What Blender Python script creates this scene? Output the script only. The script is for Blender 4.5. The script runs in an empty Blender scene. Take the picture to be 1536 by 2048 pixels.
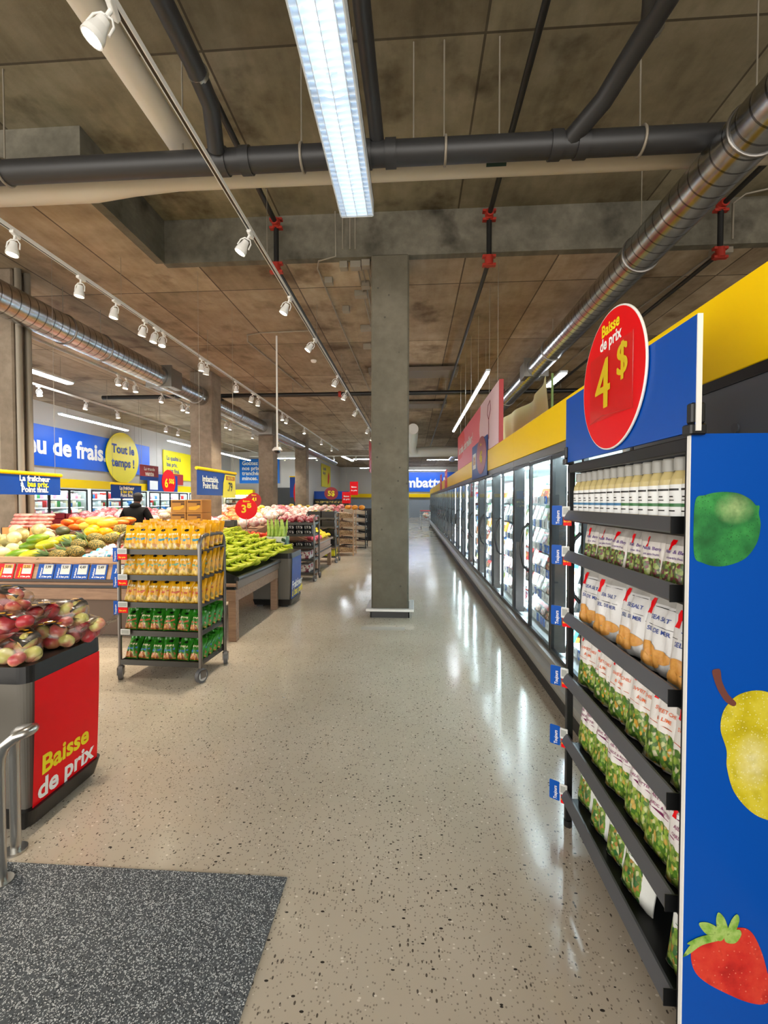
import bpy, math, random
from mathutils import Vector, Matrix
D = bpy.data
COL = bpy.context.scene.collection
SC = bpy.context.scene
R = random.Random(11)
PI = math.pi

# ------------------------------------------------------------------ camera
F_PX, EYE = 900.0, 1.6
cam_d = D.cameras.new('camera'); cam = D.objects.new('camera', cam_d); COL.objects.link(cam)
cam_d.sensor_fit = 'VERTICAL'; cam_d.sensor_height = 24.0; cam_d.sensor_width = 18.0
cam_d.lens = 24.0 * F_PX / 2048.0
cam_d.clip_start = 0.02; cam_d.clip_end = 200
cam.location = (0, 0, EYE)
cam.rotation_euler = (PI / 2 - math.atan(22 / math.hypot(F_PX, 58)), 0, math.atan(58 / F_PX))
SC.camera = cam

# ------------------------------------------------------------------ light and exposure
SC.view_settings.view_transform = 'Standard'
SC.view_settings.look = 'None'
SC.view_settings.gamma = 1.0
SC.view_settings.use_curve_mapping = False
SC.view_settings.exposure = 1.4
W = D.worlds.new('world'); SC.world = W; W.use_nodes = True
W.node_tree.nodes['Background'].inputs[0].default_value = (1.0, 0.95, 0.88, 1)
W.node_tree.nodes['Background'].inputs[1].default_value = 1.7
E_TUBE, E_STRIP, E_HEAD, E_SPOT, E_FREEZER = 1.5, 20.0, 12.0, 80.0, 14.0
SC.cycles.use_denoising = True
SC.cycles.max_bounces = 8
SC.cycles.diffuse_bounces = 4
SC.cycles.glossy_bounces = 4
SC.cycles.transparent_max_bounces = 10
SC.cycles.sample_clamp_indirect = 6.0
SC.cycles.caustics_reflective = False
SC.cycles.caustics_refractive = False

# ------------------------------------------------------------------ materials
def lin(h):
    h = h.lstrip('#')
    c = [int(h[i:i + 2], 16) / 255 for i in (0, 2, 4)]
    return tuple((x / 12.92 if x <= 0.04045 else ((x + 0.055) / 1.055) ** 2.4) for x in c) + (1,)
MATS = {}
def mat(name, col, rough=0.5, metal=0.0, spec=0.5, emit=None, es=0.0, alpha=1.0):
    if name in MATS: return MATS[name]
    m = D.materials.new(name); m.use_nodes = True
    b = m.node_tree.nodes['Principled BSDF']
    b.inputs['Base Color'].default_value = lin(col) if isinstance(col, str) else col
    b.inputs['Roughness'].default_value = rough
    b.inputs['Metallic'].default_value = metal
    b.inputs['Specular IOR Level'].default_value = spec
    if emit:
        b.inputs['Emission Color'].default_value = lin(emit); b.inputs['Emission Strength'].default_value = es
    if alpha < 1: b.inputs['Alpha'].default_value = alpha
    MATS[name] = m
    return m
class NT:
    """small helper round a material's node tree"""
    def __init__(s, name, col='#888888', rough=0.5, metal=0.0, spec=0.5):
        s.m = mat(name, col, rough, metal, spec); s.t = s.m.node_tree; s.b = s.t.nodes['Principled BSDF']
    def n(s, typ, **kw):
        x = s.t.nodes.new(typ)
        for k, v in kw.items():
            if k.startswith('i_'):
                key = k[2:]
                x.inputs[int(key) if key.isdigit() else key.replace('_', ' ')].default_value = v
            else: setattr(x, k, v)
        return x
    def l(s, a, b): s.t.links.new(a, b)
    def math(s, op, a, b=None, c=None):
        x = s.t.nodes.new('ShaderNodeMath'); x.operation = op
        for i, v in enumerate((a, b, c)):
            if v is None: continue
            if hasattr(v, 'is_output'): s.l(v, x.inputs[i])
            else: x.inputs[i].default_value = v
        return x.outputs[0]
    def mix(s, fac, a, b, blend='MIX'):
        x = s.t.nodes.new('ShaderNodeMix'); x.data_type = 'RGBA'; x.blend_type = blend
        for i, v in ((0, fac), (6, a), (7, b)):
            if hasattr(v, 'is_output'): s.l(v, x.inputs[i])
            else: x.inputs[i].default_value = v
        return x.outputs[2]
    def ramp(s, fac, stops, interp='LINEAR'):
        x = s.t.nodes.new('ShaderNodeValToRGB'); x.color_ramp.interpolation = interp
        e = x.color_ramp.elements
        while len(e) < len(stops): e.new(0.5)
        for el, (p, c) in zip(e, stops):
            el.position = p; el.color = lin(c) if isinstance(c, str) else c
        s.l(fac, x.inputs[0]); return x.outputs[0]
    def coord(s, which='Object'): return s.t.nodes.new('ShaderNodeTexCoord').outputs[which]
    def pos(s): return s.t.nodes.new('ShaderNodeNewGeometry').outputs['Position']
    def noise(s, vec, scale, detail=4, rough=0.55):
        x = s.n('ShaderNodeTexNoise'); x.inputs['Scale'].default_value = scale
        x.inputs['Detail'].default_value = detail; x.inputs['Roughness'].default_value = rough
        if vec: s.l(vec, x.inputs['Vector'])
        return x.outputs[0]
    def vor(s, vec, scale, feature='F1'):
        x = s.n('ShaderNodeTexVoronoi'); x.feature = feature; x.inputs['Scale'].default_value = scale
        if vec: s.l(vec, x.inputs['Vector'])
        return x
    def scalevec(s, vec, sc, loc=(0, 0, 0)):
        x = s.n('ShaderNodeMapping'); x.inputs['Scale'].default_value = sc; x.inputs['Location'].default_value = loc
        s.l(vec, x.inputs['Vector']); return x.outputs[0]
    def bump(s, h, strength=0.2, dist=0.01):
        x = s.n('ShaderNodeBump'); x.inputs['Strength'].default_value = strength; x.inputs['Distance'].default_value = dist
        s.l(h, x.inputs['Height']); s.l(x.outputs[0], s.b.inputs['Normal'])
    def base(s, c): s.l(c, s.b.inputs['Base Color'])
    def rough(s, c): s.l(c, s.b.inputs['Roughness'])
def sep(nt, vec):
    x = nt.n('ShaderNodeSeparateXYZ'); nt.l(vec, x.inputs[0]); return x.outputs

def concrete(name, cols, seam=None, seam_off=(0, 0), rough=0.8, stain=0.5):
    k = NT(name, cols[1], rough, 0, 0.3); p = k.pos()
    n1 = k.noise(p, 0.7, 6, 0.6); n2 = k.noise(p, 3.5, 8, 0.65); n3 = k.noise(k.scalevec(p, (6, 1.0, 6)), 1.5, 5)
    f = k.math('ADD', k.math('MULTIPLY', n1, 0.5), k.math('ADD', k.math('MULTIPLY', n2, 0.3), k.math('MULTIPLY', n3, 0.2)))
    c = k.ramp(f, [(0.36, cols[0]), (0.5, cols[1]), (0.64, cols[2])])
    blot = k.ramp(k.noise(k.scalevec(p, (1, 1, 1), (3, 7, 1)), 1.3, 5), [(0.57, '#ffffff'), (0.72, cols[3])])
    c = k.mix(stain, c, blot, 'MULTIPLY')
    if seam:
        X, Y, Z = sep(k, p)
        def line(ax, per, off, w):
            t = k.math('FRACT', k.math('DIVIDE', k.math('ADD', ax, off), per))
            return k.math('LESS_THAN', t, w / per)
        ia = k.math('FLOOR', k.math('DIVIDE', k.math('ADD', X, seam_off[0]), seam[0]))
        ib = k.math('FLOOR', k.math('DIVIDE', k.math('ADD', Y, seam_off[1]), seam[1]))
        comb = k.n('ShaderNodeCombineXYZ'); k.l(ia, comb.inputs[0]); k.l(ib, comb.inputs[1])
        wn = k.n('ShaderNodeTexWhiteNoise'); wn.noise_dimensions = '2D'; k.l(comb.outputs[0], wn.inputs['Vector'])
        c = k.mix(1.0, c, k.ramp(wn.outputs[0], [(0.0, '#c2bdb8'), (1.0, '#ffffff')]), 'MULTIPLY')
        s_ = k.math('MAXIMUM', line(X, seam[0], seam_off[0], 0.022), line(Y, seam[1], seam_off[1], 0.022))
        c = k.mix(k.math('MULTIPLY', s_, 0.75), c, lin('#2a221a'))
    k.base(c); k.bump(n2, 0.25, 0.02)
    return k.m
M_CEIL = concrete('ceiling_concrete', ('#84745e', '#a6957e', '#bfaf99', '#8c755b'), seam=(1.25, 2.44), seam_off=(0.55, 0.3), stain=0.75)
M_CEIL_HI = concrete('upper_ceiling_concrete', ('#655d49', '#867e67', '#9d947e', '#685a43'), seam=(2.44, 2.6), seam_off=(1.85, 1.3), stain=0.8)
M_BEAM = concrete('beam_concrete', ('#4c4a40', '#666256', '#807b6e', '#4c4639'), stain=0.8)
M_COLUMN = concrete('column_concrete', ('#545044', '#625d50', '#716b5d', '#565144'), stain=0.25)
M_COLUMN2 = concrete('side_column_concrete', ('#6d6152', '#877a6a', '#9d9080', '#6a5c4c'), stain=0.4)
# column pock marks
def pocks(m):
    t = m.node_tree; b = t.nodes['Principled BSDF']; src = b.inputs['Base Color'].links[0].from_socket
    g = t.nodes.new('ShaderNodeNewGeometry'); v = t.nodes.new('ShaderNodeTexVoronoi'); v.inputs['Scale'].default_value = 7
    t.links.new(g.outputs['Position'], v.inputs['Vector'])
    lt = t.nodes.new('ShaderNodeMath'); lt.operation = 'LESS_THAN'; lt.inputs[1].default_value = 0.095
    t.links.new(v.outputs['Distance'], lt.inputs[0])
    mx = t.nodes.new('ShaderNodeMix'); mx.data_type = 'RGBA'
    t.links.new(lt.outputs[0], mx.inputs[0]); t.links.new(src, mx.inputs[6]); mx.inputs[7].default_value = lin('#4d4b43')
    t.links.new(mx.outputs[2], b.inputs['Base Color'])
pocks(M_COLUMN)

def floor_mat():
    k = NT('polished_speckled_floor', '#c3b7a4', 0.13, 0, 0.5); p = k.pos()
    big = k.noise(p, 0.9, 3)
    c = k.ramp(big, [(0.3, '#b9ad9a'), (0.7, '#c9bdab')])
    def chips(scale, stretch, loc, thr, size, col, c):
        w = k.noise(k.scalevec(p, (1, 1, 1), loc), 9, 2)
        v = k.vor(k.scalevec(p, stretch, loc), scale)
        r = sep(k, v.outputs['Color'])[0]
        d = k.math('ADD', v.outputs['Distance'], k.math('MULTIPLY', w, 0.14))
        f = k.math('MULTIPLY', k.math('LESS_THAN', r, thr), k.math('LESS_THAN', d, size))
        return k.mix(f, c, lin(col))
    c = chips(64, (1, 0.55, 1), (0, 0, 0), 0.22, 0.30, '#5d554c', c)
    c = chips(52, (0.55, 1, 1), (5, 3, 0), 0.11, 0.28, '#38332f', c)
    c = chips(58, (0.7, 1, 1), (2, 9, 0), 0.18, 0.28, '#e2d9cb', c)
    c = chips(105, (1, 1, 1), (1, 4, 0), 0.3, 0.42, '#94897b', c)
    k.base(c)
    rn = k.noise(k.scalevec(p, (1, 0.6, 1)), 2.0, 4)
    mr = k.n('ShaderNodeMapRange'); k.l(rn, mr.inputs[0]); mr.inputs[1].default_value = 0.3; mr.inputs[2].default_value = 0.7
    mr.inputs[3].default_value = 0.10; mr.inputs[4].default_value = 0.20
    k.rough(mr.outputs[0])
    k.bump(k.noise(p, 3.5, 3, 0.5), 0.06, 0.02)
    return k.m
M_FLOOR = floor_mat()
def speck(name, base, cols, scale, rough=0.9, thr=0.25, size=0.35):
    k = NT(name, base, rough, 0, 0.2); p = k.pos(); c = lin(base)
    for i, col in enumerate(cols):
        v = k.vor(k.scalevec(p, (1, 1, 1), (i * 3.1, i * 1.7, 0)), scale * (1 + 0.25 * i)); r = sep(k, v.outputs['Color'])[0]
        f = k.math('MULTIPLY', k.math('LESS_THAN', r, thr), k.math('LESS_THAN', v.outputs['Distance'], size))
        c = k.mix(f, c, lin(col))
    k.base(c); k.bump(k.noise(p, 160, 2), 0.4, 0.004); return k.m
M_MAT = speck('entrance_mat', '#54585b', ('#b4b8ba', '#2c2f32', '#8c9092', '#d6d8d8'), 125, thr=0.3, size=0.42)

def spiral_duct():
    k = NT('galvanised_duct', '#b4b6b8', 0.24, 1.0, 0.5); p = k.coord('Object'); X, Y, Z = sep(k, p)
    t = k.math('FRACT', k.math('MULTIPLY', k.math('ADD', Y, k.math('MULTIPLY', X, 0.12)), 7.0))
    rib = k.math('LESS_THAN', k.math('ABSOLUTE', k.math('SUBTRACT', t, 0.5)), 0.06)
    k.base(k.mix(rib, k.ramp(k.noise(p, 5, 3), [(0.3, '#9fa2a4'), (0.7, '#c4c6c8')]), lin('#6f7072')))
    k.bump(rib, 0.5, 0.01); return k.m
M_DUCT = spiral_duct()
def wood(name, a, b, rough=0.5):
    k = NT(name, a, rough); p = k.coord('Object')
    n = k.noise(k.scalevec(p, (2, 18, 18)), 2.2, 5); k.base(k.ramp(n, [(0.3, a), (0.7, b)])); return k.m
M_WOOD = wood('oak_laminate', '#7d5f49', '#9a7a60')
M_WOODP = wood('pale_oak', '#a98564', '#c09c7a')
def foodmix(name, cols, scale, rough=0.4):
    k = NT(name, cols[0], rough); v = k.vor(k.coord('Object'), scale); r = sep(k, v.outputs['Color'])[0]
    st = [(i / len(cols), c) for i, c in enumerate(cols)]
    k.base(k.ramp(r, st, 'CONSTANT')); return k.m
def skin_fruit(name, cols, scale=6, rough=0.35, spots=None):
    k = NT(name, cols[0], rough); p = k.coord('Object')
    c = k.ramp(k.noise(p, scale, 4), [(0.3 + 0.4 * i / max(1, len(cols) - 1), x) for i, x in enumerate(cols)])
    if spots:
        v = k.vor(p, spots[1]); f = k.math('LESS_THAN', v.outputs['Distance'], spots[2]); c = k.mix(f, c, lin(spots[0]))
    k.base(c); k.bump(k.noise(p, scale * 8, 2), 0.1, 0.003); return k.m

white = mat('white_paint', '#e6e6e2', 0.4)
black = mat('black_plastic', '#101112', 0.35)
blackm = mat('black_metal', '#17181a', 0.4, 0.3)
dgrey = mat('dark_grey_metal', '#3a3c40', 0.4, 0.2)
grey = mat('grey_panel', '#7b7770', 0.5)
lgrey = mat('light_grey_wall', '#c6c3bd', 0.7)
steel = mat('brushed_steel', '#b9b8b4', 0.28, 1.0)
chrome = mat('galvanised_steel', '#8e8a86', 0.35, 0.9)
blue = mat('sign_blue', '#034da8', 0.4, spec=.25)
navy = mat('sign_navy', '#123f90', 0.4, spec=.25)
bblue = mat('bright_sign_blue', '#0a5fd8', 0.4)
yellow = mat('sign_yellow', '#fcd200', 0.4, spec=.2)
lemon = mat('sign_lemon', '#f4e400', 0.4)
red = mat('sign_red', '#e20511', 0.38, spec=.2)
dred = mat('sign_dark_red', '#9c1f22', 0.4)
orange = mat('sign_orange', '#ee6a20', 0.4)
txw = mat('white_lettering', '#f3f3f0', 0.5)
txy = mat('yellow_lettering', '#f0dc00', 0.5)
txn = mat('navy_lettering', '#173a8c', 0.5)
txk = mat('black_lettering', '#1a1a1a', 0.5)
M_PIPEB = mat('black_drain_pipe', '#2b2b2c', 0.45)
M_PIPEW = mat('white_insulated_pipe', '#cbc3b4', 0.6)
M_IRON = mat('black_iron_pipe', '#141414', 0.45)
M_REDC = mat('red_coupling', '#a02a1c', 0.5)
M_COND = mat('conduit_grey', '#8e8678', 0.5, 0.3)
M_CARD = mat('kraft_carton', '#b07f3c', 0.8)
tube_m = mat('lit_fluorescent_tube', '#ffffff', 0.5, emit='#e9f4ff', es=E_TUBE)
strip_m = mat('lit_diffuser', '#ffffff', 0.5, emit='#eef6ff', es=E_STRIP)
head_m = mat('lit_spot_lens', '#ffffff', 0.5, emit='#fff1d0', es=E_HEAD)
frz_led = mat('lit_freezer_strip', '#ffffff', 0.5, emit='#eafaff', es=E_FREEZER)
case_led = mat('lit_case_strip', '#ffffff', 0.5, emit='#e2f7ff', es=E_FREEZER * 3)
M_LOUV = mat('louvre_white', '#dfe9f2', 0.35)

def thin_glass(name, tint, gloss_rough=0.02, f0=0.04, amount=1.0, power=5.0):
    m = D.materials.new(name); m.use_nodes = True; t = m.node_tree; t.nodes.clear()
    o = t.nodes.new('ShaderNodeOutputMaterial'); mx = t.nodes.new('ShaderNodeMixShader')
    tr = t.nodes.new('ShaderNodeBsdfTransparent'); gl = t.nodes.new('ShaderNodeBsdfGlossy'); lw = t.nodes.new('ShaderNodeLayerWeight')
    tr.inputs[0].default_value = lin(tint); gl.inputs['Roughness'].default_value = gloss_rough; lw.inputs['Blend'].default_value = 0.5
    pw_ = t.nodes.new('ShaderNodeMath'); pw_.operation = 'POWER'; pw_.inputs[1].default_value = power
    mm = t.nodes.new('ShaderNodeMath'); mm.operation = 'MULTIPLY_ADD'; mm.inputs[1].default_value = (1 - f0) * amount; mm.inputs[2].default_value = f0
    t.links.new(lw.outputs['Facing'], pw_.inputs[0]); t.links.new(pw_.outputs[0], mm.inputs[0]); t.links.new(mm.outputs[0], mx.inputs[0])
    t.links.new(tr.outputs[0], mx.inputs[1]); t.links.new(gl.outputs[0], mx.inputs[2]); t.links.new(mx.outputs[0], o.inputs[0])
    return m
M_GLASS = thin_glass('door_glass', '#f4f8f6', 0.01, 0.05, 0.8)
M_FILM = thin_glass('clear_plastic_film', '#f8f6f4', 0.2, 0.07, 0.6, 3.0)
M_SLEEVE = thin_glass('clear_price_sleeve', '#faf4f4', 0.12, 0.05, .7)

# ------------------------------------------------------------------ mesh building
def perp(d):
    a = Vector((0, 0, 1)) if abs(d.z) < 0.9 else Vector((1, 0, 0))
    u = d.cross(a).normalized(); return u, d.cross(u).normalized()
class MB:
    def __init__(s): s.v = []; s.f = []; s.m = []; s.s = []; s.uv = []
    def add(s, vs, fs, mi=0, smooth=False, M=None, uvs=None):
        o = len(s.v)
        if M is not None: vs = [M @ Vector(p) for p in vs]
        s.v += [tuple(p) for p in vs]
        for i, f in enumerate(fs):
            s.f.append(tuple(o + j for j in f)); s.m.append(mi); s.s.append(smooth)
            s.uv.append(uvs[i] if uvs else None)
        return s
    def box(s, x0, x1, y0, y1, z0, z1, mi=0, M=None, b=0.0):
        if x0 > x1: x0, x1 = x1, x0
        if y0 > y1: y0, y1 = y1, y0
        if z0 > z1: z0, z1 = z1, z0
        if b <= 0:
            vs = [(x, y, z) for x in (x0, x1) for y in (y0, y1) for z in (z0, z1)]
            return s.add(vs, [(0, 1, 3, 2), (4, 6, 7, 5), (0, 4, 5, 1), (2, 3, 7, 6), (0, 2, 6, 4), (1, 5, 7, 3)], mi, False, M)
        lo, hi = (x0, y0, z0), (x1, y1, z1); b = min(b, (x1 - x0) / 2.01, (y1 - y0) / 2.01, (z1 - z0) / 2.01)
        idx = {}; vs = []
        for sx in (0, 1):
            for sy in (0, 1):
                for sz in (0, 1):
                    sg = (sx, sy, sz)
                    for ax in range(3):
                        p = [(hi[i] if sg[i] else lo[i]) if i == ax else ((hi[i] - b) if sg[i] else (lo[i] + b)) for i in range(3)]
                        idx[(sg, ax)] = len(vs); vs.append(tuple(p))
        fs = []
        for ax in range(3):
            o1, o2 = [i for i in range(3) if i != ax]
            for sd in (0, 1):
                q = []
                for a, c in ((0, 0), (1, 0), (1, 1), (0, 1)):
                    g = [0, 0, 0]; g[ax] = sd; g[o1] = a; g[o2] = c; q.append(idx[(tuple(g), ax)])
                fs.append(q)
            for a in (0, 1):
                for c in (0, 1):
                    g0 = [0, 0, 0]; g1 = [0, 0, 0]; g0[o1] = g1[o1] = a; g0[o2] = g1[o2] = c; g1[ax] = 1
                    fs.append([idx[(tuple(g0), o1)], idx[(tuple(g1), o1)], idx[(tuple(g1), o2)], idx[(tuple(g0), o2)]])
        for sx in (0, 1):
            for sy in (0, 1):
                for sz in (0, 1): fs.append([idx[((sx, sy, sz), a)] for a in range(3)])
        cen = Vector([(lo[i] + hi[i]) / 2 for i in range(3)])
        out = []
        for f in fs:
            p = [Vector(vs[i]) for i in f]; n = (p[1] - p[0]).cross(p[2] - p[0]); c = sum(p, Vector()) / len(p)
            out.append(tuple(f) if n.dot(c - cen) > 0 else tuple(reversed(f)))
        return s.add(vs, out, mi, False, M)
    def cyl(s, p0, p1, r0, r1=None, n=14, caps=True, mi=0, smooth=True, M=None):
        p0, p1 = Vector(p0), Vector(p1); r1 = r0 if r1 is None else r1
        u, w = perp((p1 - p0).normalized()); A = [2 * PI * i / n for i in range(n)]
        a = [p0 + (u * math.cos(t) + w * math.sin(t)) * r0 for t in A]; b = [p1 + (u * math.cos(t) + w * math.sin(t)) * r1 for t in A]
        s.add(a + b, [(i, (i + 1) % n, n + (i + 1) % n, n + i) for i in range(n)], mi, smooth, M)
        if caps: s.add(a, [tuple(reversed(range(n)))], mi, False, M); s.add(b, [tuple(range(n))], mi, False, M)
        return s
    def tube(s, pts, r, n=8, mi=0, caps=True, M=None, closed=False):
        P = [Vector(p) for p in pts]; L = len(P); rr = r if isinstance(r, (list, tuple)) else [r] * L
        T = []
        for i in range(L):
            a = P[(i - 1) % L] if closed or i > 0 else P[i]; b = P[(i + 1) % L] if closed or i < L - 1 else P[i]
            T.append((b - a).normalized())
        u, w = perp(T[0]); rings = []
        for i in range(L):
            if i: u = (u - T[i] * u.dot(T[i])).normalized(); w = T[i].cross(u)
            rings.append([P[i] + (u * math.cos(2 * PI * k / n) + w * math.sin(2 * PI * k / n)) * rr[i] for k in range(n)])
        vs = [p for g in rings for p in g]; fs = []
        for i in range(L if closed else L - 1):
            a, b = i * n, ((i + 1) % L) * n
            fs += [(a + k, a + (k + 1) % n, b + (k + 1) % n, b + k) for k in range(n)]
        if u.cross(w).dot(T[-1]) < 0: fs = [tuple(reversed(f)) for f in fs]
        s.add(vs, fs, mi, True, M)
        if caps and not closed:
            s.add(rings[0], [tuple(reversed(range(n)))], mi, False, M); s.add(rings[-1], [tuple(range(n))], mi, False, M)
        return s
    def lathe(s, prof, n=16, mi=0, M=None, mis=None):
        L = len(prof); vs = [(r * math.cos(2 * PI * k / n), r * math.sin(2 * PI * k / n), z) for r, z in prof for k in range(n)]
        for i in range(L - 1):
            fs = [(i * n + k, i * n + (k + 1) % n, (i + 1) * n + (k + 1) % n, (i + 1) * n + k) for k in range(n)]
            s_m = mis[i] if mis else mi
            sub = [vs[j] for j in range(i * n, (i + 2) * n)]
            s.add(sub, [tuple(j - i * n for j in f) for f in fs], s_m, True, M)
        return s
    def ell(s, c, rx, ry, rz, n=12, m=8, mi=0, M=None, fn=None):
        vs = []; 
        for j in range(m + 1):
            t = PI * j / m
            for k in range(n):
                a = 2 * PI * k / n; d = Vector((math.sin(t) * math.cos(a), math.sin(t) * math.sin(a), -math.cos(t)))
                q = fn(d) if fn else 1.0
                vs.append((c[0] + d.x * rx * q, c[1] + d.y * ry * q, c[2] + d.z * rz * q))
        fs = []
        for j in range(m):
            for k in range(n):
                a, b = j * n + k, j * n + (k + 1) % n
                if j == 0: fs.append((a, b + n, a + n))
                elif j == m - 1: fs.append((a, b, a + n))
                else: fs.append((a, b, b + n, a + n))
        return s.add(vs, fs, mi, True, M)
    def surf(s, fn, nu, nv, mi=0, M=None, flip=False, uv=True, smooth=True):
        vs = [fn(i / nu, j / nv) for j in range(nv + 1) for i in range(nu + 1)]; fs = []; uvs = []
        for j in range(nv):
            for i in range(nu):
                q = [(i, j), (i + 1, j), (i + 1, j + 1), (i, j + 1)]
                if flip: q.reverse()
                fs.append(tuple(b * (nu + 1) + a for a, b in q)); uvs.append([(a / nu, b / nv) for a, b in q])
        return s.add(vs, fs, mi, smooth, M, uvs if uv else None)
    def poly(s, pts, M=None, mi=0, depth=0.0):
        """flat outline in local x (right), y (up); depth goes to -z behind it"""
        n = len(pts); a = sum(pts[i][0] * pts[(i + 1) % n][1] - pts[(i + 1) % n][0] * pts[i][1] for i in range(n))
        if a < 0: pts = list(reversed(pts))
        f = [(p[0], p[1], 0) for p in pts]
        s.add(f, [tuple(range(n))], mi, False, M)
        if depth:
            b = [(p[0], p[1], -depth) for p in pts]
            s.add(b, [tuple(reversed(range(n)))], mi, False, M)
            s.add(f + b, [(i, n + i, n + (i + 1) % n, (i + 1) % n) for i in range(n)], mi, False, M)
        return s
    def merge(s, o, M=None, mimap=None):
        off = len(s.v)
        s.v += [tuple(M @ Vector(p)) for p in o.v] if M is not None else o.v
        s.f += [tuple(i + off for i in f) for f in o.f]; s.s += o.s; s.uv += o.uv
        s.m += [mimap[i] for i in o.m] if mimap else o.m
        return s
    def mesh(s, name, mats):
        me = D.meshes.new(name); me.from_pydata(s.v, [], s.f)
        for m in (mats if isinstance(mats, (list, tuple)) else [mats]): me.materials.append(m)
        me.polygons.foreach_set('material_index', s.m); me.polygons.foreach_set('use_smooth', s.s)
        if any(u for u in s.uv):
            lay = me.uv_layers.new(name='uv'); i = 0; data = []
            for f, u in zip(s.f, s.uv):
                for k in range(len(f)): data += list(u[k]) if u else [-1.0, -1.0]
            lay.data.foreach_set('uv', data)
        me.update(); return me
def Tr(x, y, z): return Matrix.Translation((x, y, z))
def Rz(a): return Matrix.Rotation(a, 4, 'Z')
def Rx(a): return Matrix.Rotation(a, 4, 'X')
def Ry(a): return Matrix.Rotation(a, 4, 'Y')
def frame(o, ex=(1, 0, 0), ez=(0, 0, 1)):
    """matrix that puts a flat drawing (x right, y up, z towards the viewer) at o"""
    ex, ez = Vector(ex).normalized(), Vector(ez).normalized(); n = ex.cross(ez)
    return Matrix(((ex.x, ez.x, n.x, o[0]), (ex.y, ez.y, n.y, o[1]), (ex.z, ez.z, n.z, o[2]), (0, 0, 0, 1)))
def circ(cx, cy, rx, ry=None, n=40): return [(cx + rx * math.cos(2 * PI * i / n), cy + (ry or rx) * math.sin(2 * PI * i / n)) for i in range(n)]
def rrect(x0, x1, y0, y1, r=0.01, n=4):
    out = []
    for cx, cy, a0 in ((x1 - r, y1 - r, 0), (x0 + r, y1 - r, 90), (x0 + r, y0 + r, 180), (x1 - r, y0 + r, 270)):
        for i in range(n + 1):
            a = math.radians(a0 + 90 * i / n); out.append((cx + r * math.cos(a), cy + r * math.sin(a)))
    return out
_TX = {}
def glyphs(body, bold=0.02, align='CENTER', res=3):
    key = (body, bold, align)
    if key not in _TX:
        cu = D.curves.new('text', 'FONT'); cu.body = body; cu.size = 1; cu.offset = bold; cu.align_x = align; cu.align_y = 'BOTTOM_BASELINE'; cu.resolution_u = res
        cu.space_line = 0.95
        o = D.objects.new('text', cu); me = D.meshes.new_from_object(o)
        _TX[key] = ([tuple(v.co) for v in me.vertices], [tuple(p.vertices) for p in me.polygons])
        D.objects.remove(o); D.curves.remove(cu); D.meshes.remove(me)
    return _TX[key]
def text(mb, body, x, y, size, mi=0, M=None, bold=0.02, align='CENTER', fn=None, z=0.0, sx=1.0, slant=0.0):
    vs, fs = glyphs(body, bold, align)
    p = [(x + (v[0] * sx + slant * v[1]) * size, y + v[1] * size, z) for v in vs]
    if fn: p = [fn(q[0], q[1]) for q in p]
    if fs:
        a, b, c = (Vector(p[i]) for i in fs[0][:3])
    mb.add(p, fs, mi, False, M); return mb

# ------------------------------------------------------------------ objects
_KIDS = {}
def link(name, me, parent=None):
    o = D.objects.new(name, me); COL.objects.link(o)
    if parent is not None: o.parent = parent; _KIDS.setdefault(parent.name, []).append(o)
    return o
def part(name, mb, mats, parent=None, label=None):
    if not isinstance(mb, MB) and parent is None: parent = mats
    o = link(name, mb.mesh(name, mats) if isinstance(mb, MB) else mb, parent)
    if label: o['label'] = label
    return o
def tag(o, label, cat, group=None):
    o['label'] = label; o['category'] = cat
    if group: o['group'] = group
    return o
def thing(name, label, cat, loc=(0, 0, 0), rz=0.0, group=None):
    o = link(name, None); o.location = loc; o.rotation_euler = (0, 0, rz); o.empty_display_size = 0.05
    return tag(o, label, cat, group)
def single(name, mb, mats, label, cat, loc=(0, 0, 0), rot=(0, 0, 0), group=None, scale=1.0):
    o = link(name, mb.mesh(name, mats) if isinstance(mb, MB) else mb); o.location = loc; o.rotation_euler = rot; o.scale = (scale,) * 3
    return tag(o, label, cat, group)
def struct(name, mb, mats):
    o = link(name, mb.mesh(name, mats)); o['kind'] = 'structure'; return o
def stuff(name, mb, mats, label, cat):
    o = link(name, mb.mesh(name, mats)); tag(o, label, cat); o['kind'] = 'stuff'; return o
def dup(root, loc, rot=(0, 0, 0), label=None, group=None, scale=None):
    def cp(o, par):
        c = o.copy(); COL.objects.link(c)
        if par is not None: c.parent = par; _KIDS.setdefault(par.name, []).append(c)
        for k in _KIDS.get(o.name, []): cp(k, c)
        return c
    r = cp(root, None); r.location = loc; r.rotation_euler = rot if isinstance(rot, (tuple, list)) else (0, 0, rot)
    if label: r['label'] = label
    if group: r['group'] = group
    if scale: r.scale = (scale,) * 3
    return r
_O = ['first', 'second', 'third', 'fourth', 'fifth', 'sixth', 'seventh', 'eighth', 'ninth', 'tenth', 'eleventh', 'twelfth']
def nth(i):
    if i < 12: return _O[i]
    n = i + 1; return f"{n}{'th' if 10 < n % 100 < 14 else {1: 'st', 2: 'nd', 3: 'rd'}.get(n % 10, 'th')}"
def put(maker, state, loc, rot, label, group=None, scale=None):
    """first call places the thing maker() builds, later calls copy it"""
    if state.get('o') is None:
        o = maker(); state['o'] = o
        o.location = loc; o.rotation_euler = rot if isinstance(rot, (tuple, list)) else (0, 0, rot); o['label'] = label
        if group: o['group'] = group
        if scale: o.scale = (scale,) * 3
        return o
    return dup(state['o'], loc, rot, label, group, scale)

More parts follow.
